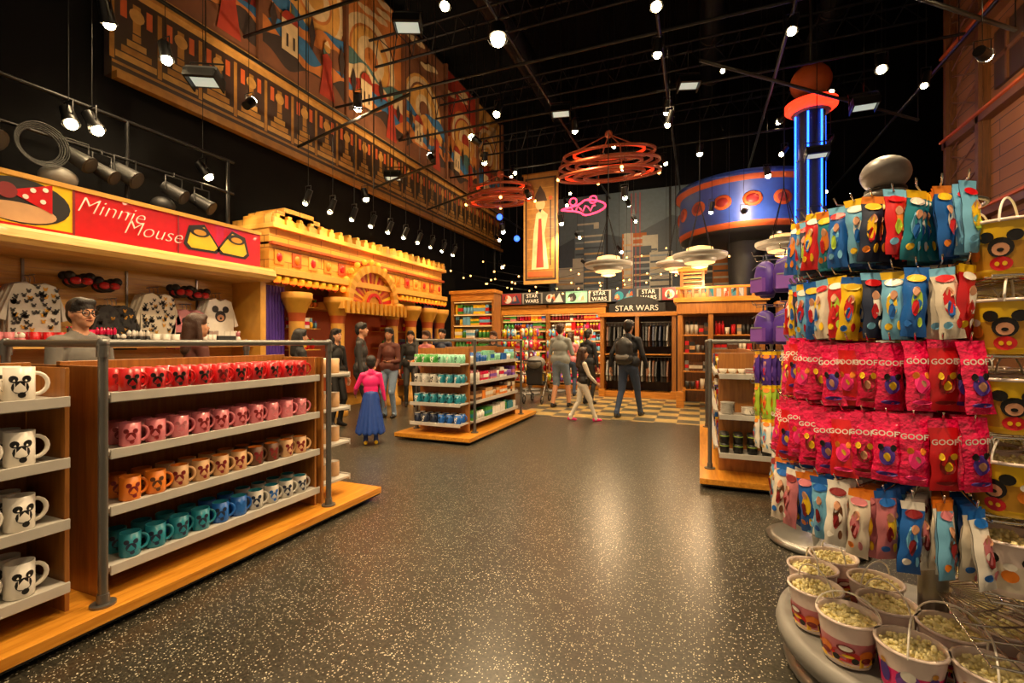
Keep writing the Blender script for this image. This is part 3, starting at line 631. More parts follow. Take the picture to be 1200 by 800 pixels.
p.shape([(-.2,2.28),(.2,2.28),(.13,2.5),(0,2.72),(-.13,2.5)],'dbrown',6); p.shape([(-.05,2.06),(.05,2.06),(0,1.95)],'black',6); p.rect(.28,.31,.5,2.3,'dbrown',5); p.circ(.295,2.35,.06,'rust',6,n=10); p.rect(-.36,.36,.2,.34,'rust',5)
mb.cyl((-4.65,12.41,6.12),(-3.55,12.41,6.12),.03,.03,'antique')
for x in(-4.5,-3.7): mb.cyl((x,12.41,6.1),(x,12.41,TOP),.008,.008,'blackmetal',6)
mb.build('hanging_banner')
def saucer(x,y,z,r):
    mb=MB()
    mb.lathe([(0,-.22),(.12*r,-.22),(.3*r,-.2),(.3*r,-.14),(.55*r,-.12),(.6*r,-.06),(.6*r,-.03),(.95*r,-.02),(r,.02),(r,.06),(.7*r,.1),(.5*r,.12),(.48*r,.18),(.2*r,.22),(0,.22)],(x,y,z),'lgrey',36,
      mats=['lampglow','lampglow','lgrey','lampglow','lgrey','lgrey','grey','lgrey','lgrey','grey','grey','lampglow','cream','cream'])
    for i in range(4):
        a=PI/4+i*PI/2; mb.cyl((x+r*.6*math.cos(a),y+r*.6*math.sin(a),z+.1),(x,y,z+1.1),.008,.008,'blackmetal',6)
    mb.cyl((x,y,z+1.1),(x,y,TOP),.01,.01,'blackmetal',6); o=mb.build('saucer_pendant_lamp'); return o
for x,y,z,r in((-1.8,10.0,3.05,.5),(0,10.2,3.15,.52),(1.5,10.3,3.3,.5),(-.6,13.2,3.5,.5)):
    o=saucer(x,y,z,r); L=bpy.data.lights.new('pendant_light','POINT'); L.energy=75; L.color=(1,.68,.36); L.shadow_soft_size=.15
    lo=bpy.data.objects.new('pendant_light',L); lo.location=(x,y,z-.4); bpy.context.scene.collection.objects.link(lo); lo.parent=o

# ---------- overhead pipes, trusses and ducts
mb=MB()
for x,z in((-6.1,5.6),(-3.0,6.6),(-.6,6.4),(1.3,6.4),(3.6,5.9)):
    mb.cyl((x,-2.5,z),(x,17,z),.028,.028,'blackmetal',10)
    for y in range(0,17,3): mb.cyl((x,y,z),(x,y,TOP),.008,.008,'blackmetal',6)
for y,z in((5.8,6.7),(8.0,6.5),(10.3,6.7),(13,6.6)):
    mb.cyl((-7.3,y,z),(4.2,y,z),.028,.028,'blackmetal',10)
for a,b in(((-6.8,6.5,5.0),(-4.2,6.2,5.3)),((-7,8.9,5.0),(-5.3,8.8,5.3)),((-7,11.2,5.1),(-5.2,11,5.4)),((1,6,5.7),(4,8.5,5.7)),((0,8,5.9),(3.8,11,5.6))):
    mb.cyl(a,b,.028,.028,'dpipe',10); mb.cyl(a,(a[0],a[1],TOP),.008,.008,'blackmetal',6); mb.cyl(b,(b[0],b[1],TOP),.008,.008,'blackmetal',6)
mb.build('lighting_grid')
mb=MB()
for y in(6.8,9.2,12.0,15):
    for z,yy in((8.0,y),(8.5,y-.22),(8.5,y+.22)): mb.cyl((-7.2,yy,z),(4.3,yy,z),.03,.03,'duct',8)
    for i in range(22):
        xa=-7.2+i*.52; mb.cyl((xa,y,8.0),(xa+.26,y-.22,8.5),.012,.012,'duct',5); mb.cyl((xa+.26,y+.22,8.5),(xa+.52,y,8.0),.012,.012,'duct',5); mb.cyl((xa+.26,y-.22,8.5),(xa+.26,y+.22,8.5),.012,.012,'duct',5)
    for x in(-6,-2,2): mb.cyl((x,y,8.5),(x,y,TOP),.015,.015,'duct',6)
for x in(-4.5,.3,2.9):
    mb.cyl((x,-2,9.3),(x,17,9.3),.3,.3,'duct',20)
    for y in range(-1,17,2): mb.torus((x,y,9.3),.31,.02,'dpipe',20,Matrix.Rotation(PI/2,3,'X')); mb.cyl((x,y,9.5),(x,y,TOP),.01,.01,'duct',5)
mb.build('roof_truss_and_ductwork')
def aim(d): return Vector(d).to_track_quat('-Z','Y').to_euler()
def spot(pos,tgt,e=300,size=110,col=(1,.7,.38),r=.07,bulb='bulb',name='track_spotlight',top=None,light=True,blend=.8):
    top=top or TOP
    pos=Vector(pos); d=(Vector(tgt)-pos).normalized(); mb=MB()
    mb.cyl(pos-d*.2,pos,r*.85,r,'blackmetal',14); mb.cyl(pos,pos+d*.03,r*1.12,r*1.12,'blackmetal',14,False); mb.ell(pos+d*.03,r*.8,bulb,12,8)
    k=pos-d*.1; mb.tube([k+Vector((r*1.1,0,0)),k+Vector((r*1.1,0,.16)),k+Vector((-r*1.1,0,.16)),k+Vector((-r*1.1,0,0))],.008,'blackmetal',6)
    mb.cyl(k+Vector((0,0,.16)),(k.x,k.y,top),.005,.005,'blackmetal',6)
    o=mb.build(name)
    if light:
        L=bpy.data.lights.new('spot','SPOT'); L.energy=e; L.color=col; L.spot_size=math.radians(size); L.spot_blend=blend; L.shadow_soft_size=.06
        lo=bpy.data.objects.new('spot',L); lo.location=pos+d*.12; lo.rotation_euler=aim(d); bpy.context.scene.collection.objects.link(lo); lo.parent=o
SP=[((-6.43,3.35,5.2),(-7.2,4.5,2),130),((-6.2,3.85,5.0),(-5,4,0),240),((-6.66,3.1,3.95),(-5,3,1),60),((-6.57,3.3,3.95),(-5,4,1),60),((-7.0,4.94,4.0),(-6,6,2),60),
 ((-6.5,5.3,5.2),(-7.4,8,8),110),((-6.8,8.36,4.6),(-6,9,0),180),((-5.6,9.07,5.6),(-7.4,10,8),200),((-3.19,5.55,6.0),(-4,4,0),420),((-2.9,6.66,6.15),(-2.2,5.5,0),720),
 ((-2.6,10.3,6.2),(-3,12,0),420),((-.62,7.72,6),(-1,8,0),350),((-.6,9.73,6),(-1.5,12,1),460),((1.25,7.88,6.0),(.5,6,0),400),((2.5,8.49,5.5),(2,7,2),280),((3.3,7.6,5.0),(4.5,9,5),120),
 ((-3.88,10.8,5.0),(-4,12.3,4.5),160),((0,12.2,6.0),(0,12,0),330),((1.0,12.6,4.6),(1.25,14,5),120),((1.54,12.9,5.5),(2.5,12.6,0),220),((-.5,6.03,5.6),(0,5,0),350),
 ((-1.6,1.2,5.4),(-3,2.2,.3),460),((-1.2,3.2,5.6),(-3,3.4,.3),460),((1.2,.9,5.0),(.9,2.4,.8),330),((-.3,1.2,4.6),(.8,2.4,1),370),((-4.6,1,5.2),(-5,3,1),200),((-3.5,8,5.7),(-4.6,6.5,0),380),((-1.8,4.6,6.2),(-1.5,4,0),220),((-5.2,6.2,5.3),(-6.5,8,2.6),250),((-5.0,3.6,5.5),(-6.5,4.2,2.8),220),((-4.2,8.4,5.5),(-7.4,7,8.2),190),((-4.2,12.9,5.9),(-7.4,14,8.2),220),  # spots added to light the foreground, facade and mural, the nearest out of view
 ((-5.2,12.3,4.6),(-5,14,1),380),((-3.4,12.0,4.6),(-3.4,14,1),380),((-4.6,9.8,5.6),(-5.6,11.5,1.3),300),((-2,14.5,5.6),(-2,17.4,5),90),((1.8,13.0,6.8),(-1,17.4,5.2),90),((-1.6,11.0,4.8),(-1.5,12.6,1),200)]  # extra spots added to brighten the back shelves and city mural
for p_,t_,e_ in SP: spot(p_,t_,e_*1.1,r=.14 if e_==720 else .075)
for i in range(10):
    y=5.9+i*.55; spot((-6.0,y,3.75),(-6.6,y,2.6),50,125,(1,.56,.18),.05,'bulb','facade_spotlight',light=(i%2==0))
for i in range(26):
    rn=random.Random(i+50); spot((rn.uniform(-6.6,3.4),rn.uniform(11,17),rn.uniform(3.9,7.0)),(rn.uniform(-4,2),12,0),0,60,r=.055,name='track_spotlight',light=False)
for i in range(8):
    rn=random.Random(i+150); spot((rn.uniform(-6.6,3.4),rn.uniform(7,12),rn.uniform(5,7.5)),(rn.uniform(-4,2),8,0),0,60,r=.055,name='track_spotlight',light=False)
mb=MB()
for x,y,z in((-5.2,13.4,4.6),(-4.9,14,4.2),(-5.6,13,5.2)): mb.ell((x,y,z),.09,'bluespot',12,8); mb.cyl((x,y,z),(x,y,TOP),.01,.01,'blackmetal',6)
mb.build('blue_pendant_bulbs')
mb=MB(); rn=random.Random(77)
for k in range(6):
    a=Vector((rn.uniform(-7.2,-5.5),rn.uniform(12,15.5),rn.uniform(3.4,4.3))); b=a+Vector((rn.uniform(2,7.5),rn.uniform(-.5,1.5),rn.uniform(-.3,.3)))
    pts=[a.lerp(b,i/24)-Vector((0,0,.5*math.sin(PI*i/24))) for i in range(25)]; mb.tube(pts,.005,'blackmetal',5)
    for q in pts[::3]: mb.ell(q-Vector((0,0,.03)),.024,'bulbsoft',8,6)
    for q in(a,b): mb.cyl(q,(q.x,q.y,TOP),.005,.005,'blackmetal',5)
mb.build('string_lights')
def flood(x,y,z,yaw,s=.19):
    mb=MB(); R=Matrix.Translation((x,y,z))@Matrix.Rotation(yaw,4,'Z')@Matrix.Rotation(-.25,4,'X')
    t=MB(); t.box(-s,s,-.13,.13,-.05,.06,'charcoal'); t.box(-s*.85,s*.85,-.1,.1,-.056,-.05,'floodglass'); t.box(-s,s,-.17,-.13,-.12,0,'blackmetal'); t.box(-s,-s+.02,-.17,.13,-.12,0,'blackmetal'); t.box(s-.02,s,-.17,.13,-.12,0,'blackmetal')
    t.tube([(-s-.02,0,0),(-s-.02,0,.22),(s+.02,0,.22),(s+.02,0,0)],.012,'blackmetal',6)
    mb.stamp(t,R); mb.cyl((x,y,z+.2),(x,y,TOP),.008,.008,'blackmetal',6); mb.build('flood_light')
for a in((-3.88,5.69,6.0,.4),(-6.0,4.21,4.9,.5),(-2.66,9.37,6.2,.2),(2.6,9.65,5.5,0),(2.04,10.3,5.0,0),(-6.6,9.1,5.3,.4),(-.2,9.4,6.3,.3)): flood(*a)

# ---------- right candy/popcorn rack
C=Vector((.9,2.46,0))
mb=MB()
mb.lathe([(0,.1),(.5,.1),(.56,.12),(.57,.16),(.56,.2),(.53,.205),(.5,.19),(.36,.19),(.34,.2),(.32,.19),(0,.19)],C,'grey',64)
mb.lathe([(0,0),(.5,0),(.54,.02),(.54,.05),(.5,.07),(0,.07)],C,'steel',64); mb.cyl(C+Vector((0,0,.05)),C+Vector((0,0,.12)),.2,.2,'grey',24)
mb.cyl(C+Vector((0,0,.19)),C+Vector((0,0,2.02)),.05,.05,'steel',24)
bag_z=[1.98,1.71,1.45,1.19,.93]; bag_r=[.43,.44,.46,.49,.52]
angs=[140+i*7.5 for i in range(17)]
for z,r in zip(bag_z,bag_r):
    mb.torus(C+Vector((0,0,z+.02)),.16,.008,'steel',32)
    for a in angs:
        d=Vector((math.cos(math.radians(a)),math.sin(math.radians(a)),0)); mb.tube([C+d*.06+Vector((0,0,z+.02)),C+d*(r+.06)+Vector((0,0,z+.005)),C+d*(r+.075)+Vector((0,0,z+.03))],.003,'chrome',6)
sh_z=[1.66,1.41,1.16,.9,.65,.45]
for z in sh_z:
    a0,a1=(264,430)
    for rr in(.2,.3,.4,.5,.56): mb.tube([C+Vector((rr*math.cos(math.radians(a)),rr*math.sin(math.radians(a)),z-.006)) for a in range(a0,a1,6)],.004,'chrome',6)
    for a in range(a0,a1,8): d=Vector((math.cos(math.radians(a)),math.sin(math.radians(a)),0)); mb.cyl(C+d*.06+Vector((0,0,z-.012)),C+d*.56+Vector((0,0,z-.012)),.003,.003,'chrome',6)
mb.build('round_display_stand')
def bag_t(w,h,T,kind,seed=0):
    t=MB(); nr,nc=9,5; rn=random.Random(seed)
    def zt(v,u,side):
        b=0 if v<.12 else math.sin(PI*(v-.12)/.88)**.6*(1-abs(u)**3)
        return side*(b*T/2+.001)+.004*math.sin(v*23+u*5+seed)*b
    for side in(1,-1):
        vs=[];fs=[];mm=[]
        for i in range(nr+1):
            for j in range(nc+1):
                v=i/nr; u=j/nc*2-1
                vs.append((u*w/2*(1-.08*math.sin(PI*v))+.003*math.sin(v*15+seed),zt(v,u,side),-v*h))
        for i in range(nr):
            for j in range(nc):
                fs.append((i*(nc+1)+j,i*(nc+1)+j+1,(i+1)*(nc+1)+j+1,(i+1)*(nc+1)+j)); mm.append('head' if i<1 else 'bag')
        t.add(vs,fs,mm,True)
    def patch(cx,cz,rx,rz,mat,off,n=14):
        pts=[]
        for i in range(n):
            q=2*PI*i/n; x=cx+rx*math.cos(q); z=cz+rz*math.sin(q)
            pts.append((x,zt(-z/h,max(-1,min(1,2*x/w)),1)+off,z))
        t.add(pts,[list(range(n))],mat)
    if kind=='pouch':
        t.stamp(TXT,Matrix.Translation((0,T/2+.005,-h*.3))@Matrix.Rotation(PI/2,4,'X')@Matrix.Rotation(PI,4,'Y'))
        patch(0,-h*.62,w*.26,h*.14,'lab',.003); patch(-w*.2,-h*.5,w*.1,h*.05,'lab2',.004); patch(w*.2,-h*.5,w*.1,h*.05,'lab2',.004); patch(0,-h*.64,w*.12,h*.07,'lab3',.005); patch(0,-h*.88,w*.35,h*.03,'lab',.003)
    else:
        patch(0,-h*.16,w*.38,h*.06,'lab',.003); patch(rn.uniform(-.1,.1)*w,-h*.5,w*.22,h*.18,'lab3',.003,10); patch(0,-h*.36,w*.15,h*.07,'skin',.005); patch(rn.uniform(-.1,.1)*w,-h*.6,w*.14,h*.12,'lab2',.005,8); patch(w*.22,-h*.82,w*.16,h*.05,'head',.004); patch(-w*.2,-h*.8,w*.1,h*.07,'lab3',.004)
    return t
TXT=text_mb('GOOFY',.026,'white')
BTs=[bag_t(.085,.235,.03,'pouch',s) for s in(0,1,2)]; BT2s=[bag_t(.07,.24,.04,'pack',s) for s in(0,1,2,3)]
mb=MB()
for k,(z,r) in enumerate(zip(bag_z,bag_r)):
    for ai,a in enumerate(angs):
        d=Vector((math.cos(math.radians(a)),math.sin(math.radians(a)),0))
        jz=random.uniform(-.016,.016); tw=random.uniform(.2,.9)
        for s in range(7):
            pos=C+d*(r+.05-s*.036)+Vector((0,0,z+jz))
            mt=Matrix.Translation(pos)@Matrix.Rotation(math.radians(a)-PI/2+random.uniform(-.18,.18)+tw,4,'Z')@Matrix.Rotation(random.uniform(-.05,.14),4,'X')@Matrix.Rotation(random.uniform(-.09,.09),4,'Y')
            if k==0: cm={'bag':('blue','sky','navy','red','teal')[ai%5],'head':('orange','sky','yellow')[ai%3],'lab':('yellow','red','white')[ai%3],'lab2':('red','lime','blue')[ai%3],'lab3':('yellow','orange','sky','white')[(ai+s)%4]};T=BT2s[ai%4]
            elif k==1: cm={'bag':('navy','sky','blue','paper','red','yellow')[ai%6],'head':('sky','yellow','blue')[ai%3],'lab':('red','white','yellow')[ai%3],'lab2':('red','blue')[ai%2],'lab3':('white','yellow','lime','red')[(ai+s)%4]};T=BT2s[(ai+1)%4]
            elif k in(2,3): cm={'bag':'lime' if ai<4 else ('pink','pink','pink','red')[(ai+s)%4],'head':'yellow' if ai<4 else 'pink','lab':'orange' if ai<4 else ('darkred','purple','hotpink')[ai%3],'lab2':('yellow','black','orange')[ai%3],'lab3':('skin','yellow')[ai%2]};T=BTs[(ai+s)%3]
            else: cm={'bag':('sky','white','paper','rose','blue')[(s+ai)%5],'head':('orange','blue','white')[ai%3],'lab':('rose','blue','darkred')[ai%3],'lab2':'darkred','lab3':('rose','yellow','sky','brown')[(ai+s)%4]};T=BT2s[(ai+s)%4]
            mb.stamp(T,mt,cm)
mb.build('hanging_candy_bags')
def bucket_t(seed,base,band_,kind):
    rn=random.Random(seed); t=MB(); r0,r1,h=.08,.102,.165; seg=24
    t.lathe([(0,0),(r0,0),(r0+.003,h*.12),(r0+.013,h*.62),(r1-.004,h*.8),(r1,h)],(0,0,0),base,seg,mats=[base,base,band_,base,base])
    def rad(z): return r0+(r1-r0)*z/h+.0022
    def patch(a,z,ra,rz,mat,off=0,n=14):
        t.add([((rad(z+rz*math.sin(q))+off)*math.cos(a+ra*math.cos(q)/.09),(rad(z+rz*math.sin(q))+off)*math.sin(a+ra*math.cos(q)/.09),z+rz*math.sin(q)) for q in [2*PI*i/n for i in range(n)]],[list(range(n))],mat)
    for k in range(4):
        a=k*PI/2
        if kind=='car':
            patch(a+.4,.03,.075,.02,'yellow',.0002); patch(a,.05,.05,.024,'red',.0005); patch(a,.075,.03,.016,'darkred',.001); patch(a,.078,.022,.01,'white',.0015); patch(a-.35,.035,.013,.012,'black',.0015); patch(a+.35,.035,.013,.012,'black',.0015); patch(a+.1,.05,.02,.006,'yellow',.002); patch(a+.78,.06,.026,.02,'orange',.001); patch(a+.78,.04,.02,.012,'darkred',.0015)
        elif kind=='mouse':
            patch(a,.085,.03,.032,'black',.0005); patch(a-.34,.12,.018,.018,'black',.0005); patch(a+.34,.12,.018,.018,'black',.0005); patch(a,.08,.02,.02,'skin',.001); patch(a,.078,.008,.006,'black',.0016); patch(a,.035,.028,.022,'red',.001); patch(a-.1,.035,.006,.007,'yellow',.0016); patch(a+.1,.035,.006,.007,'yellow',.0016); patch(a+.78,.07,.02,.02,'orange',.0005); patch(a+.78,.1,.015,.012,'white',.0008)
        else:
            patch(a,.075,.035,.04,('violet','navy')[k%2],.0005); patch(a,.1,.02,.02,'white',.001); patch(a,.05,.03,.02,'rose',.0012); patch(a+.78,.08,.02,.035,'purple',.0006); patch(a+.78,.12,.01,.01,'gold',.001)
    t.lathe([(r1,h),(r1+.006,h),(r1+.006,h+.01),(r1-.004,h+.01),(r1-.006,h-.02)],(0,0,0),'clear',24)
    t.lathe([(0,h-.008),(r1-.005,h-.018)],(0,0,0),'popcorn',16)
    for i in range(80):
        a=rn.random()*6.28; r=(r1-.016)*math.sqrt(rn.random()); q=rn.uniform(.006,.009); t.ell((r*math.cos(a),r*math.sin(a),h-.009+rn.random()*.01),(q*1.2,q,q),'popcorn',6,4)
    t.tube([((r1+.004)*math.cos(PI*i/14),.0,h+.09*math.sin(PI*i/14)) for i in range(15)],.0035,'white',6)
    return t
BK=[bucket_t(1,'clear','rose','car'),bucket_t(2,'clear','paper','mouse'),bucket_t(3,'yellow','gold','mouse'),bucket_t(4,'clear','hotpink','castle')]
mb=MB()
def put(a,r,z,k): 
    a=math.radians(a); mb.stamp(BK[k],Matrix.Translation(C+Vector((r*math.cos(a),r*math.sin(a),z)))@Matrix.Rotation(random.random()*6,4,'Z'))
for i,a in enumerate(range(130,430,28)): put(a,.43,.202,[0,0,0,0,3,3,0,3][i%8])
for i,a in enumerate(range(145,440,60)): put(a,.2,.202,0)
for zi,z in enumerate(sh_z[:-1]):
    for i,a in enumerate(range(274,428,27)): put(a,.45,z,2 if zi<4 else (1,3)[i%2])
    for i,a in enumerate(range(285,420,45)): put(a,.23,z,2 if zi<4 else (1,3)[i%2])
mb.build('popcorn_buckets')
D=Vector((.78,3.95,0)); mb=MB()
mb.lathe([(0,0),(.3,0),(.32,.03),(.26,.05),(0,.06)],D,'steel',40); mb.cyl(D,D+Vector((0,0,2.15)),.03,.03,'steel',16)
for zi,z in enumerate((2.08,1.72,1.38,1.14,.9)):
    for a in (range(150,272,40) if zi<2 else range(130,292,26)):
        d=Vector((math.cos(math.radians(a)),math.sin(math.radians(a)),0)); mb.tube([D+Vector((0,0,z)),D+d*.42+Vector((0,0,z)),D+d*.43+Vector((0,0,z+.03))],.004,'chrome',6)
        R=Matrix.Rotation(math.radians(a)+.4,3,'Z')
        if zi<2:
            k=D+d*.34; B=MB()
            B.lathe([(0,-.29),(.075,-.29),(.092,-.26),(.09,-.14),(.07,-.07),(.03,-.045),(0,-.04)],(0,0,0),'purple',16)
            for i_,v in enumerate(B.v): B.v[i_]=(v[0]*.62,v[1],v[2])
            B.box(.045,.075,-.06,.06,-.27,-.17,'violet'); B.box(.07,.078,-.055,.055,-.175,-.165,'grey')
            for q in(-.05,.05): B.tube([(-.04,q,-.07),(-.09,q*1.1,-.13),(-.08,q*1.2,-.22),(-.04,q*1.2,-.27)],.008,'navy',6)
            B.tube([(0,-.02,-.05),(0,-.015,.005),(0,.015,.005),(0,.02,-.05)],.005,'navy',6); B.tube([(.05,-.07,-.1),(.062,0,-.075),(.05,.07,-.1)],.003,'grey',6)
            mb.stamp(B,Matrix.Translation(k+Vector((0,0,z)))@R.to_4x4())
        else:
            for s in range(5):
                mb.stamp(BT2s[s%4],Matrix.Translation(D+d*(.38-s*.04)+Vector((0,0,z)))@Matrix.Rotation(math.radians(a)-PI/2+.3,4,'Z'),{'bag':('purple','lime','white')[zi-2],'head':'yellow','lab':'orange','lab2':'red','lab3':('violet','orange','sky')[zi-2]})
mb.build('backpack_display_stand')

# ---------- stroller
mb=MB(); sx,sy=-3.6,10.6
for a in(-.22,.22):
    for b in(-.3,.3): mb.torus((sx+a,sy+b,.1),.085,.018,'charcoal',20,Matrix.Rotation(PI/2,3,'Y')); mb.cyl((sx+a-.02,sy+b,.1),(sx+a+.02,sy+b,.1),.03,.03,'grey')
    mb.tube([(sx+a,sy+.3,.1),(sx+a,sy,.5),(sx+a,sy-.35,1.0)],.014,'steel'); mb.tube([(sx+a,sy-.3,.1),(sx+a,sy+.1,.6)],.014,'steel')
mb.cyl((sx-.22,sy-.35,1.0),(sx+.22,sy-.35,1.0),.018,.018,'black'); mb.box(sx-.19,sx+.19,sy-.15,sy+.2,.42,.5,'charcoal'); mb.box(sx-.19,sx+.19,sy-.22,sy-.14,.45,.95,'charcoal'); mb.ell((sx,sy-.08,.95),(.22,.28,.16),'grey',16,10)
mb.build('stroller',.004)

# ---------- people
def ik(a,b,l1,l2,pole):
    a=Vector(a);b=Vector(b); d=b-a; L=min(d.length,(l1+l2)*.999); dn=d.normalized()
    x=(l1*l1-l2*l2+L*L)/(2*L); h=math.sqrt(max(0,l1*l1-x*x)); p=Vector(pole); p=(p-dn*p.dot(dn)).normalized()
    return a+dn*x+p*h, a+dn*L
def person(name,x,y,face,H,top='jacketdark',bottom='denim',shoe='black',hair='hairblack',skin='skin',sleeve=None,forearm=None,shin=None,
           feet=((-.1,0),(.1,0)),lift=(0,0),hands=((-.25,.06,.84),(.25,.06,.84)),longhair=False,head_yaw=0,skirt=None,pack=None,glasses=False,lean=0,fat=1.0,fem=False,child=False,hem=True,headpitch=0,vox=.012):
    S=H/1.75; pr=[]; sleeve=sleeve or top; forearm=forearm or sleeve; shin=shin or bottom
    hs=1.18 if child else 1.0
    def cap(p0,p1,r0,r1,m): pr.append(('c',Vector(p0)*S,Vector(p1)*S,r0*S,r1*S,m))
    def el(c,r,m): pr.append(('e',Vector(c)*S,Vector(r)*S,m))
    def hcap(p0,p1,r0,r1,m): cap(p0,p1,r0*hs,r1*hs,m)
    def hel(c,r,m): el(c,Vector(r)*hs,m)
    def T(z): return lean*(z-.92)
    f=fat; sw=.165 if (fem or child) else .185
    el((0,-.005,.95),(.165*f,.115*f,.13),bottom)
    el((0,T(1.12),1.12),((.125 if fem else .145)*f,.1*f,.17),top)
    el((0,T(1.27),1.27),((.145 if fem else .165)*f,.112*f,.17),top)
    if fem and not child: 
        el((0,.055+T(1.28),1.28),(.11,.06,.07),top)
    cap((-sw+.03,T(1.4),1.4),(sw-.03,T(1.4),1.4),.062,.062,top)
    cap((-.06,T(1.43),1.43),(.06,T(1.43),1.43),.06,.06,top)
    if hem:
        cap((-.08*f,T(1.0),1.0),(.08*f,T(1.0),1.0),.118*f,.118*f,top); el((0,T(1.02),1.02),(.178*f,.125*f,.1),top)
    hy=T(1.6); hz=1.63+(.012 if child else 0)
    cap((0,T(1.45),1.45),(0,hy+.0,1.56),.054,.05,skin)
    cap((0,T(1.45)-.02,1.44),(0,T(1.45)-.02,1.475),.068,.06,top)
    ca,sa=math.cos(head_yaw),math.sin(head_yaw)
    def h(px,py,pz):
        px*=hs;py*=hs;pz*=hs
        return (px*ca-py*sa,hy+.015+px*sa+py*ca,hz+pz+py*headpitch)
    hel(h(0,-.005,.015),(.073,.09,.1),skin); hel(h(0,.035,-.05),(.056,.055,.06),skin); hcap(h(0,.06,-.085),h(0,.065,-.09),.026,.022,skin)
    hcap(h(0,.085,.012),h(0,.102,-.022),.008,.014,skin)
    for s in(-1,1): hel(h(s*.078,-.005,-.008),(.012,.02,.03),skin); hel(h(s*.04,.055,-.022),(.022,.022,.02),skin)
    hel(h(0,-.018,.05),(.088,.1,.09),hair); hcap(h(-.04,.045,.095),h(.04,.045,.095),.033,.033,hair); hel(h(0,-.06,-.0),(.077,.055,.09),hair)
    for s in(-1,1): hcap(h(s*.068,.02,.07),h(s*.078,.005,.02),.022,.012,hair)
    if longhair:
        hcap(h(0,-.065,.0),h(0,-.095,-.24),.072,.062,hair)
        for s in(-1,1): hcap(h(s*.066,-.02,.03),h(s*.082,-.01,-.12),.03,.028,hair); hcap(h(s*.082,-.01,-.12),h(s*.085,.0,-.24),.028,.018,hair)
    hd=[]
    for i,s in enumerate((-1,1)):
        fx,fy=feet[i]; lz=lift[i]; ank=(fx,fy,.085+lz)
        kn,an=ik((s*.088,0,.92),ank,.43,.43,(0,1,0))
        cap((s*.088,-.005,.9),kn,.09*f,.066,bottom); el(Vector((s*.07,-.035,.92)),(.09*f,.08*f,.1),bottom)
        if shin!=bottom: cap(kn-(kn-Vector((s*.088,0,.9)))*.3,kn,.085,.078,bottom)
        m_=kn.lerp(an,.3)+Vector((0,-.012,0)); cap(kn,m_,.058,.056,shin); cap(m_,an,.056,.042,shin)
        if shin==bottom: cap(an+Vector((0,0,.03)),an+Vector((0,.005,-.02)),.05,.052,bottom)
        tilt=lz*.5
        cap(an+Vector((0,-.035,-.05+tilt*.4)),an+Vector((0,.06,-.045)),.036,.04,shoe)
        cap(an+Vector((0,.06,-.05)),an+Vector((0,.14,-.056-tilt*.4)),.038,.029,shoe)
        cap(an,an+Vector((0,-.02,-.03)),.042,.04,shoe)
        hp=hands[i]; sh=Vector((s*sw,T(1.4),1.4)); eb,wr=ik(sh,hp,.29,.255,(s*.35,-1,-.2))
        cap(sh,eb,.056,.045,sleeve); m2=eb.lerp(wr,.3); cap(eb,m2,.043,.041,forearm); cap(m2,eb.lerp(wr,.9),.041,.031,forearm); cap(eb.lerp(wr,.85),wr,.026,.023,skin)
        d=(wr-eb).normalized(); side=Vector((0,1,0)); side=(side-d*side.dot(d)).normalized(); nn=d.cross(side)*(-s)
        for q in(-.018,.018): cap(wr,wr+d*.075+side*q,.02,.016,skin)
        hd.append((wr,d,side,nn,s))
    if skirt:
        for a in range(0,360,24):
            q=math.radians(a); rr=1+.12*(a//24%2); cap((.09*math.cos(q),.08*math.sin(q),1.03),(.24*rr*math.cos(q),.22*rr*math.sin(q),.26),.05,.045,skirt)
        cap((0,0,1.0),(0,0,.4),.13,.2,skirt)
    if pack:
        el((0,-.2+T(1.22),1.2),(.16,.12,.25),pack); cap((-.06,-.2+T(1.3),1.3),(.06,-.2+T(1.3),1.3),.1,.1,pack); cap((-.07,-.21+T(1.05),1.07),(.07,-.21+T(1.05),1.07),.1,.1,pack)
        cap((-.07,-.27+T(1.1),1.1),(.07,-.27+T(1.1),1.1),.055,.055,'grey'); cap((0,-.17,1.45),(0,-.2,1.5),.015,.015,pack)
        for s in(-1,1): cap((s*.115,-.08,1.45),(s*.115,.09,1.37),.025,.025,pack); cap((s*.115,.09,1.37),(s*.14,.05,1.12),.022,.02,pack)
    src=MB()
    for q in pr:
        if q[0]=='e': src.ell(q[1],q[2],'skin',20,14)
        else:
            src.cyl(q[1],q[2],q[3],q[4],'skin',16,True); src.ell(q[1],q[3],'skin',16,10); src.ell(q[2],q[4],'skin',16,10)
    tmp=src.build('tmp_body'); md=tmp.modifiers.new('r','REMESH'); md.mode='VOXEL'; md.voxel_size=vox*S
    sm=tmp.modifiers.new('s','SMOOTH'); sm.factor=.5; sm.iterations=4
    dg=bpy.context.evaluated_depsgraph_get(); em=bpy.data.meshes.new_from_object(tmp.evaluated_get(dg))
    bpy.data.objects.remove(tmp,do_unlink=True)
    V=np.empty(len(em.vertices)*3); em.vertices.foreach_get('co',V); V=V.reshape(-1,3)
    FC=np.array([p.center for p in em.polygons]); best=np.full(len(FC),1e9); bi=np.zeros(len(FC),int)
    for i,q in enumerate(pr):
        if q[0]=='e':
            rr=np.array(q[2]); dd=(np.linalg.norm((FC-np.array(q[1]))/rr,axis=1)-1)*rr.min()
        else:
            a=np.array(q[1]); b=np.array(q[2]); ab=b-a; t=np.clip(((FC-a)@ab)/(ab@ab+1e-9),0,1)
            dd=np.linalg.norm(FC-(a+t[:,None]*ab),axis=1)-(q[3]+(q[4]-q[3])*t)
        k=dd<best; best[k]=dd[k]; bi[k]=i
    body=MB(); body.v=[tuple(v) for v in V]; body.f=[list(p.vertices) for p in em.polygons]; body.m=[pr[i][-1] for i in bi]; body.s=[True]*len(body.f)
    bpy.data.meshes.remove(em)
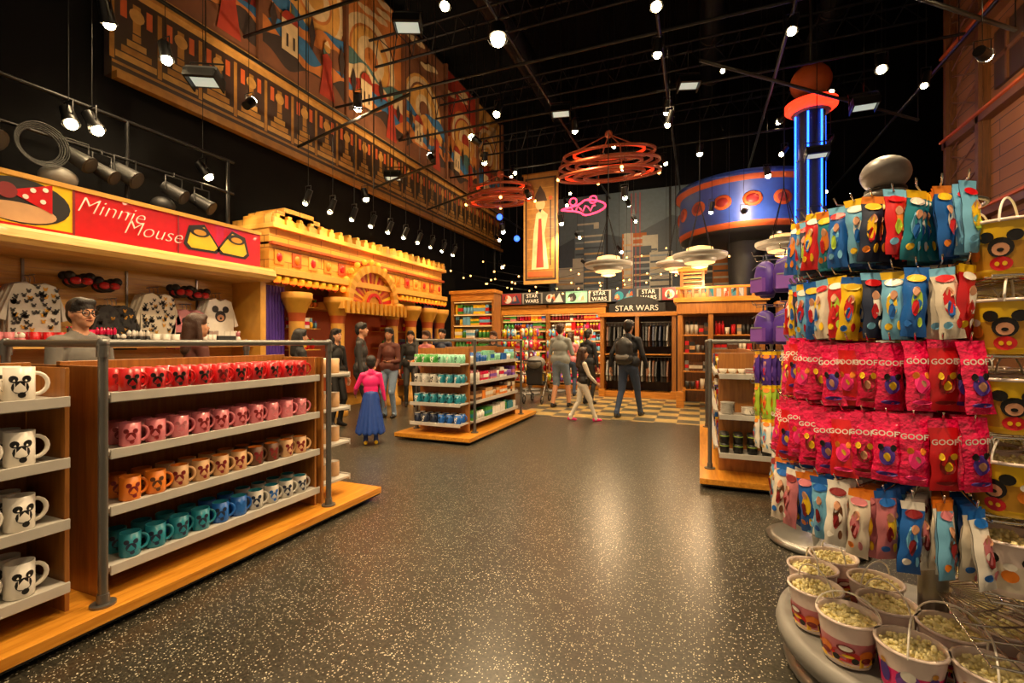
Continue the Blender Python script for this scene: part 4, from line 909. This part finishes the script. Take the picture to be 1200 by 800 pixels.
    for wr,d,side,nn,s in hd:
        wr=wr*S
        for j,(q,l) in enumerate(((-.027,.055),(-.009,.072),(.009,.078),(.027,.07))):
            a=wr+(d*.075+side*q)*S; b=a+(d*l*.5+nn*.01)*S; c=b+(d*l*.42+nn*.024)*S
            body.cyl(a,b,.0088*S,.0082*S,skin,8); body.cyl(b,c,.0082*S,.0068*S,skin,8); body.ell(b,.0082*S,skin,8,6); body.ell(c,.0068*S,skin,8,6)
        a=wr+(d*.02+side*.02)*S; b=a+(d*.035+side*.028+nn*.006)*S; c=b+(d*.03+side*.008+nn*.01)*S
        body.cyl(a,b,.011*S,.009*S,skin,8); body.cyl(b,c,.009*S,.0075*S,skin,8); body.ell(b,.009*S,skin,8,6); body.ell(c,.0075*S,skin,8,6)
    for s in(-1,1):
        e=Vector(h(s*.03,.0715,.006))*S; body.ell(e,Vector((.0135,.0125,.0085))*S*hs,'eyewhite',12,8); body.ell(Vector(h(s*.03,.081,.006))*S,.006*S*hs,'black',8,6)
        body.tube([Vector(h(s*.015,.089,.026))*S,Vector(h(s*.032,.087,.031))*S,Vector(h(s*.05,.076,.026))*S],.004*S,hair,6)
        if glasses:
            A=Matrix.Rotation(head_yaw,3,'Z')@Matrix.Rotation(PI/2,3,'X'); body.torus(Vector(h(s*.034,.1,.006))*S,.026*S,.0035*S,'black',18,A)
            body.tube([Vector(h(s*.06,.097,.01))*S,Vector(h(s*.084,.0,.006))*S],.003*S,'black',6)
    body.tube([Vector(h(-.022,.083,-.052))*S,Vector(h(-.008,.092,-.05))*S,Vector(h(.008,.092,-.05))*S,Vector(h(.022,.083,-.052))*S],.0055*S,'lip',6)
    if glasses: body.tube([Vector(h(-.01,.102,.008))*S,Vector(h(.01,.102,.008))*S],.003*S,'black',6)
    zmin=min(v[2] for v in body.v)
    R=Matrix.Translation((x,y,-zmin+.001))@Matrix.Rotation(math.radians(face-90),4,'Z')
    out=MB(); out.stamp(body,R); out.build(name)
person('man',-4.8,2.3,12,1.80,top='palegrey',bottom='denim',glasses=True,head_yaw=-.1,vox=.009)
person('woman',-4.7,3.2,75,1.72,top='jacketbrown',hair='hairbrown',longhair=True,fem=True,vox=.01)
person('woman',-5.2,5.0,60,1.62,top='jacketblack',hair='hairblack',longhair=True,fem=True)
person('woman',-5.75,6.3,0,1.66,top='jacketblack',bottom='jacketblack',hair='hairblack',longhair=True,fem=True)
person('man',-5.3,6.4,30,1.76,top='charcoal',bottom='jacketblack',hair='hairblack')
person('woman',-6.0,8.9,-60,1.68,top='jacketblack',bottom='charcoal',hair='hairblack',longhair=True,fem=True)
person('girl',-4.3,5.4,130,1.22,top='hotpink',bottom='royal',skirt='royal',shoe='yellow',skin='skin2',hair='hairblack',child=True,hem=False,hands=((-.3,.25,1.0),(.28,.05,.85)))
person('woman',-5.5,7.45,-80,1.70,top='jacketbrown',bottom='denimlight',hair='hairblack',longhair=True,fem=True,hands=((-.12,.25,1.1),(.2,.2,.98)),skin='skin2')
person('woman',-5.15,8.2,-100,1.66,top='rose',sleeve='orange',bottom='charcoal',hair='hairbrown',longhair=True,fem=True,hands=((-.15,.28,1.1),(.15,.28,1.1)))
person('man',-5.6,9.6,-80,1.74,top='navy',bottom='charcoal',hair='hairblack')
person('woman',-4.15,9.3,-90,1.66,top='jacketblack',bottom='denim',hair='hairbrown',longhair=True,fem=True)
person('man',-2.85,10.0,80,1.84,top='shirtgrey',bottom='denimlight',shin='skin',forearm='skin',shoe='black',hair='hairbrown',feet=((-.12,-.12),(.12,.16)),hands=((-.28,.05,.86),(.18,.3,1.1)),fat=1.12)
person('woman',-2.4,10.75,60,1.72,top='jacketdark',bottom='charcoal',hair='hairblack')
person('girl',-1.98,8.4,30,1.33,top='jacketblack',sleeve='paper',bottom='paper',shoe='hotpink',hair='hairbrown',longhair=True,child=True,feet=((-.08,-.28),(.08,.3)),lift=(.04,0),hands=((-.25,.15,.85),(.2,.28,.95)))
person('man',-1.27,9.2,75,1.87,top='jacketdark',bottom='denim',shoe='black',hair='hairblack',pack='charcoal',feet=((-.12,-.24),(.12,.26)),lift=(.02,0),hands=((-.3,-.1,.9),(.3,.12,.9)),fat=1.08)
person('woman',-3.2,12.2,90,1.68,top='rose',bottom='denim',hair='hairbrown',longhair=True,fem=True)

# ---------- world and camera
w=bpy.data.worlds.new('world'); bpy.context.scene.world=w; w.use_nodes=True
w.node_tree.nodes['Background'].inputs[0].default_value=(1,.72,.45,1); w.node_tree.nodes['Background'].inputs[1].default_value=.3
cam=bpy.data.cameras.new('camera'); co=bpy.data.objects.new('camera',cam); bpy.context.scene.collection.objects.link(co)
cam.lens=16.5; cam.sensor_width=36; cam.clip_start=.05; co.location=(0,0,1.45); co.rotation_euler=(PI/2,0,math.radians(21.8))
bpy.context.scene.camera=co
vs_=bpy.context.scene.view_settings; vs_.view_transform='Standard'; vs_.look='None'; vs_.exposure=.08; vs_.gamma=1.05
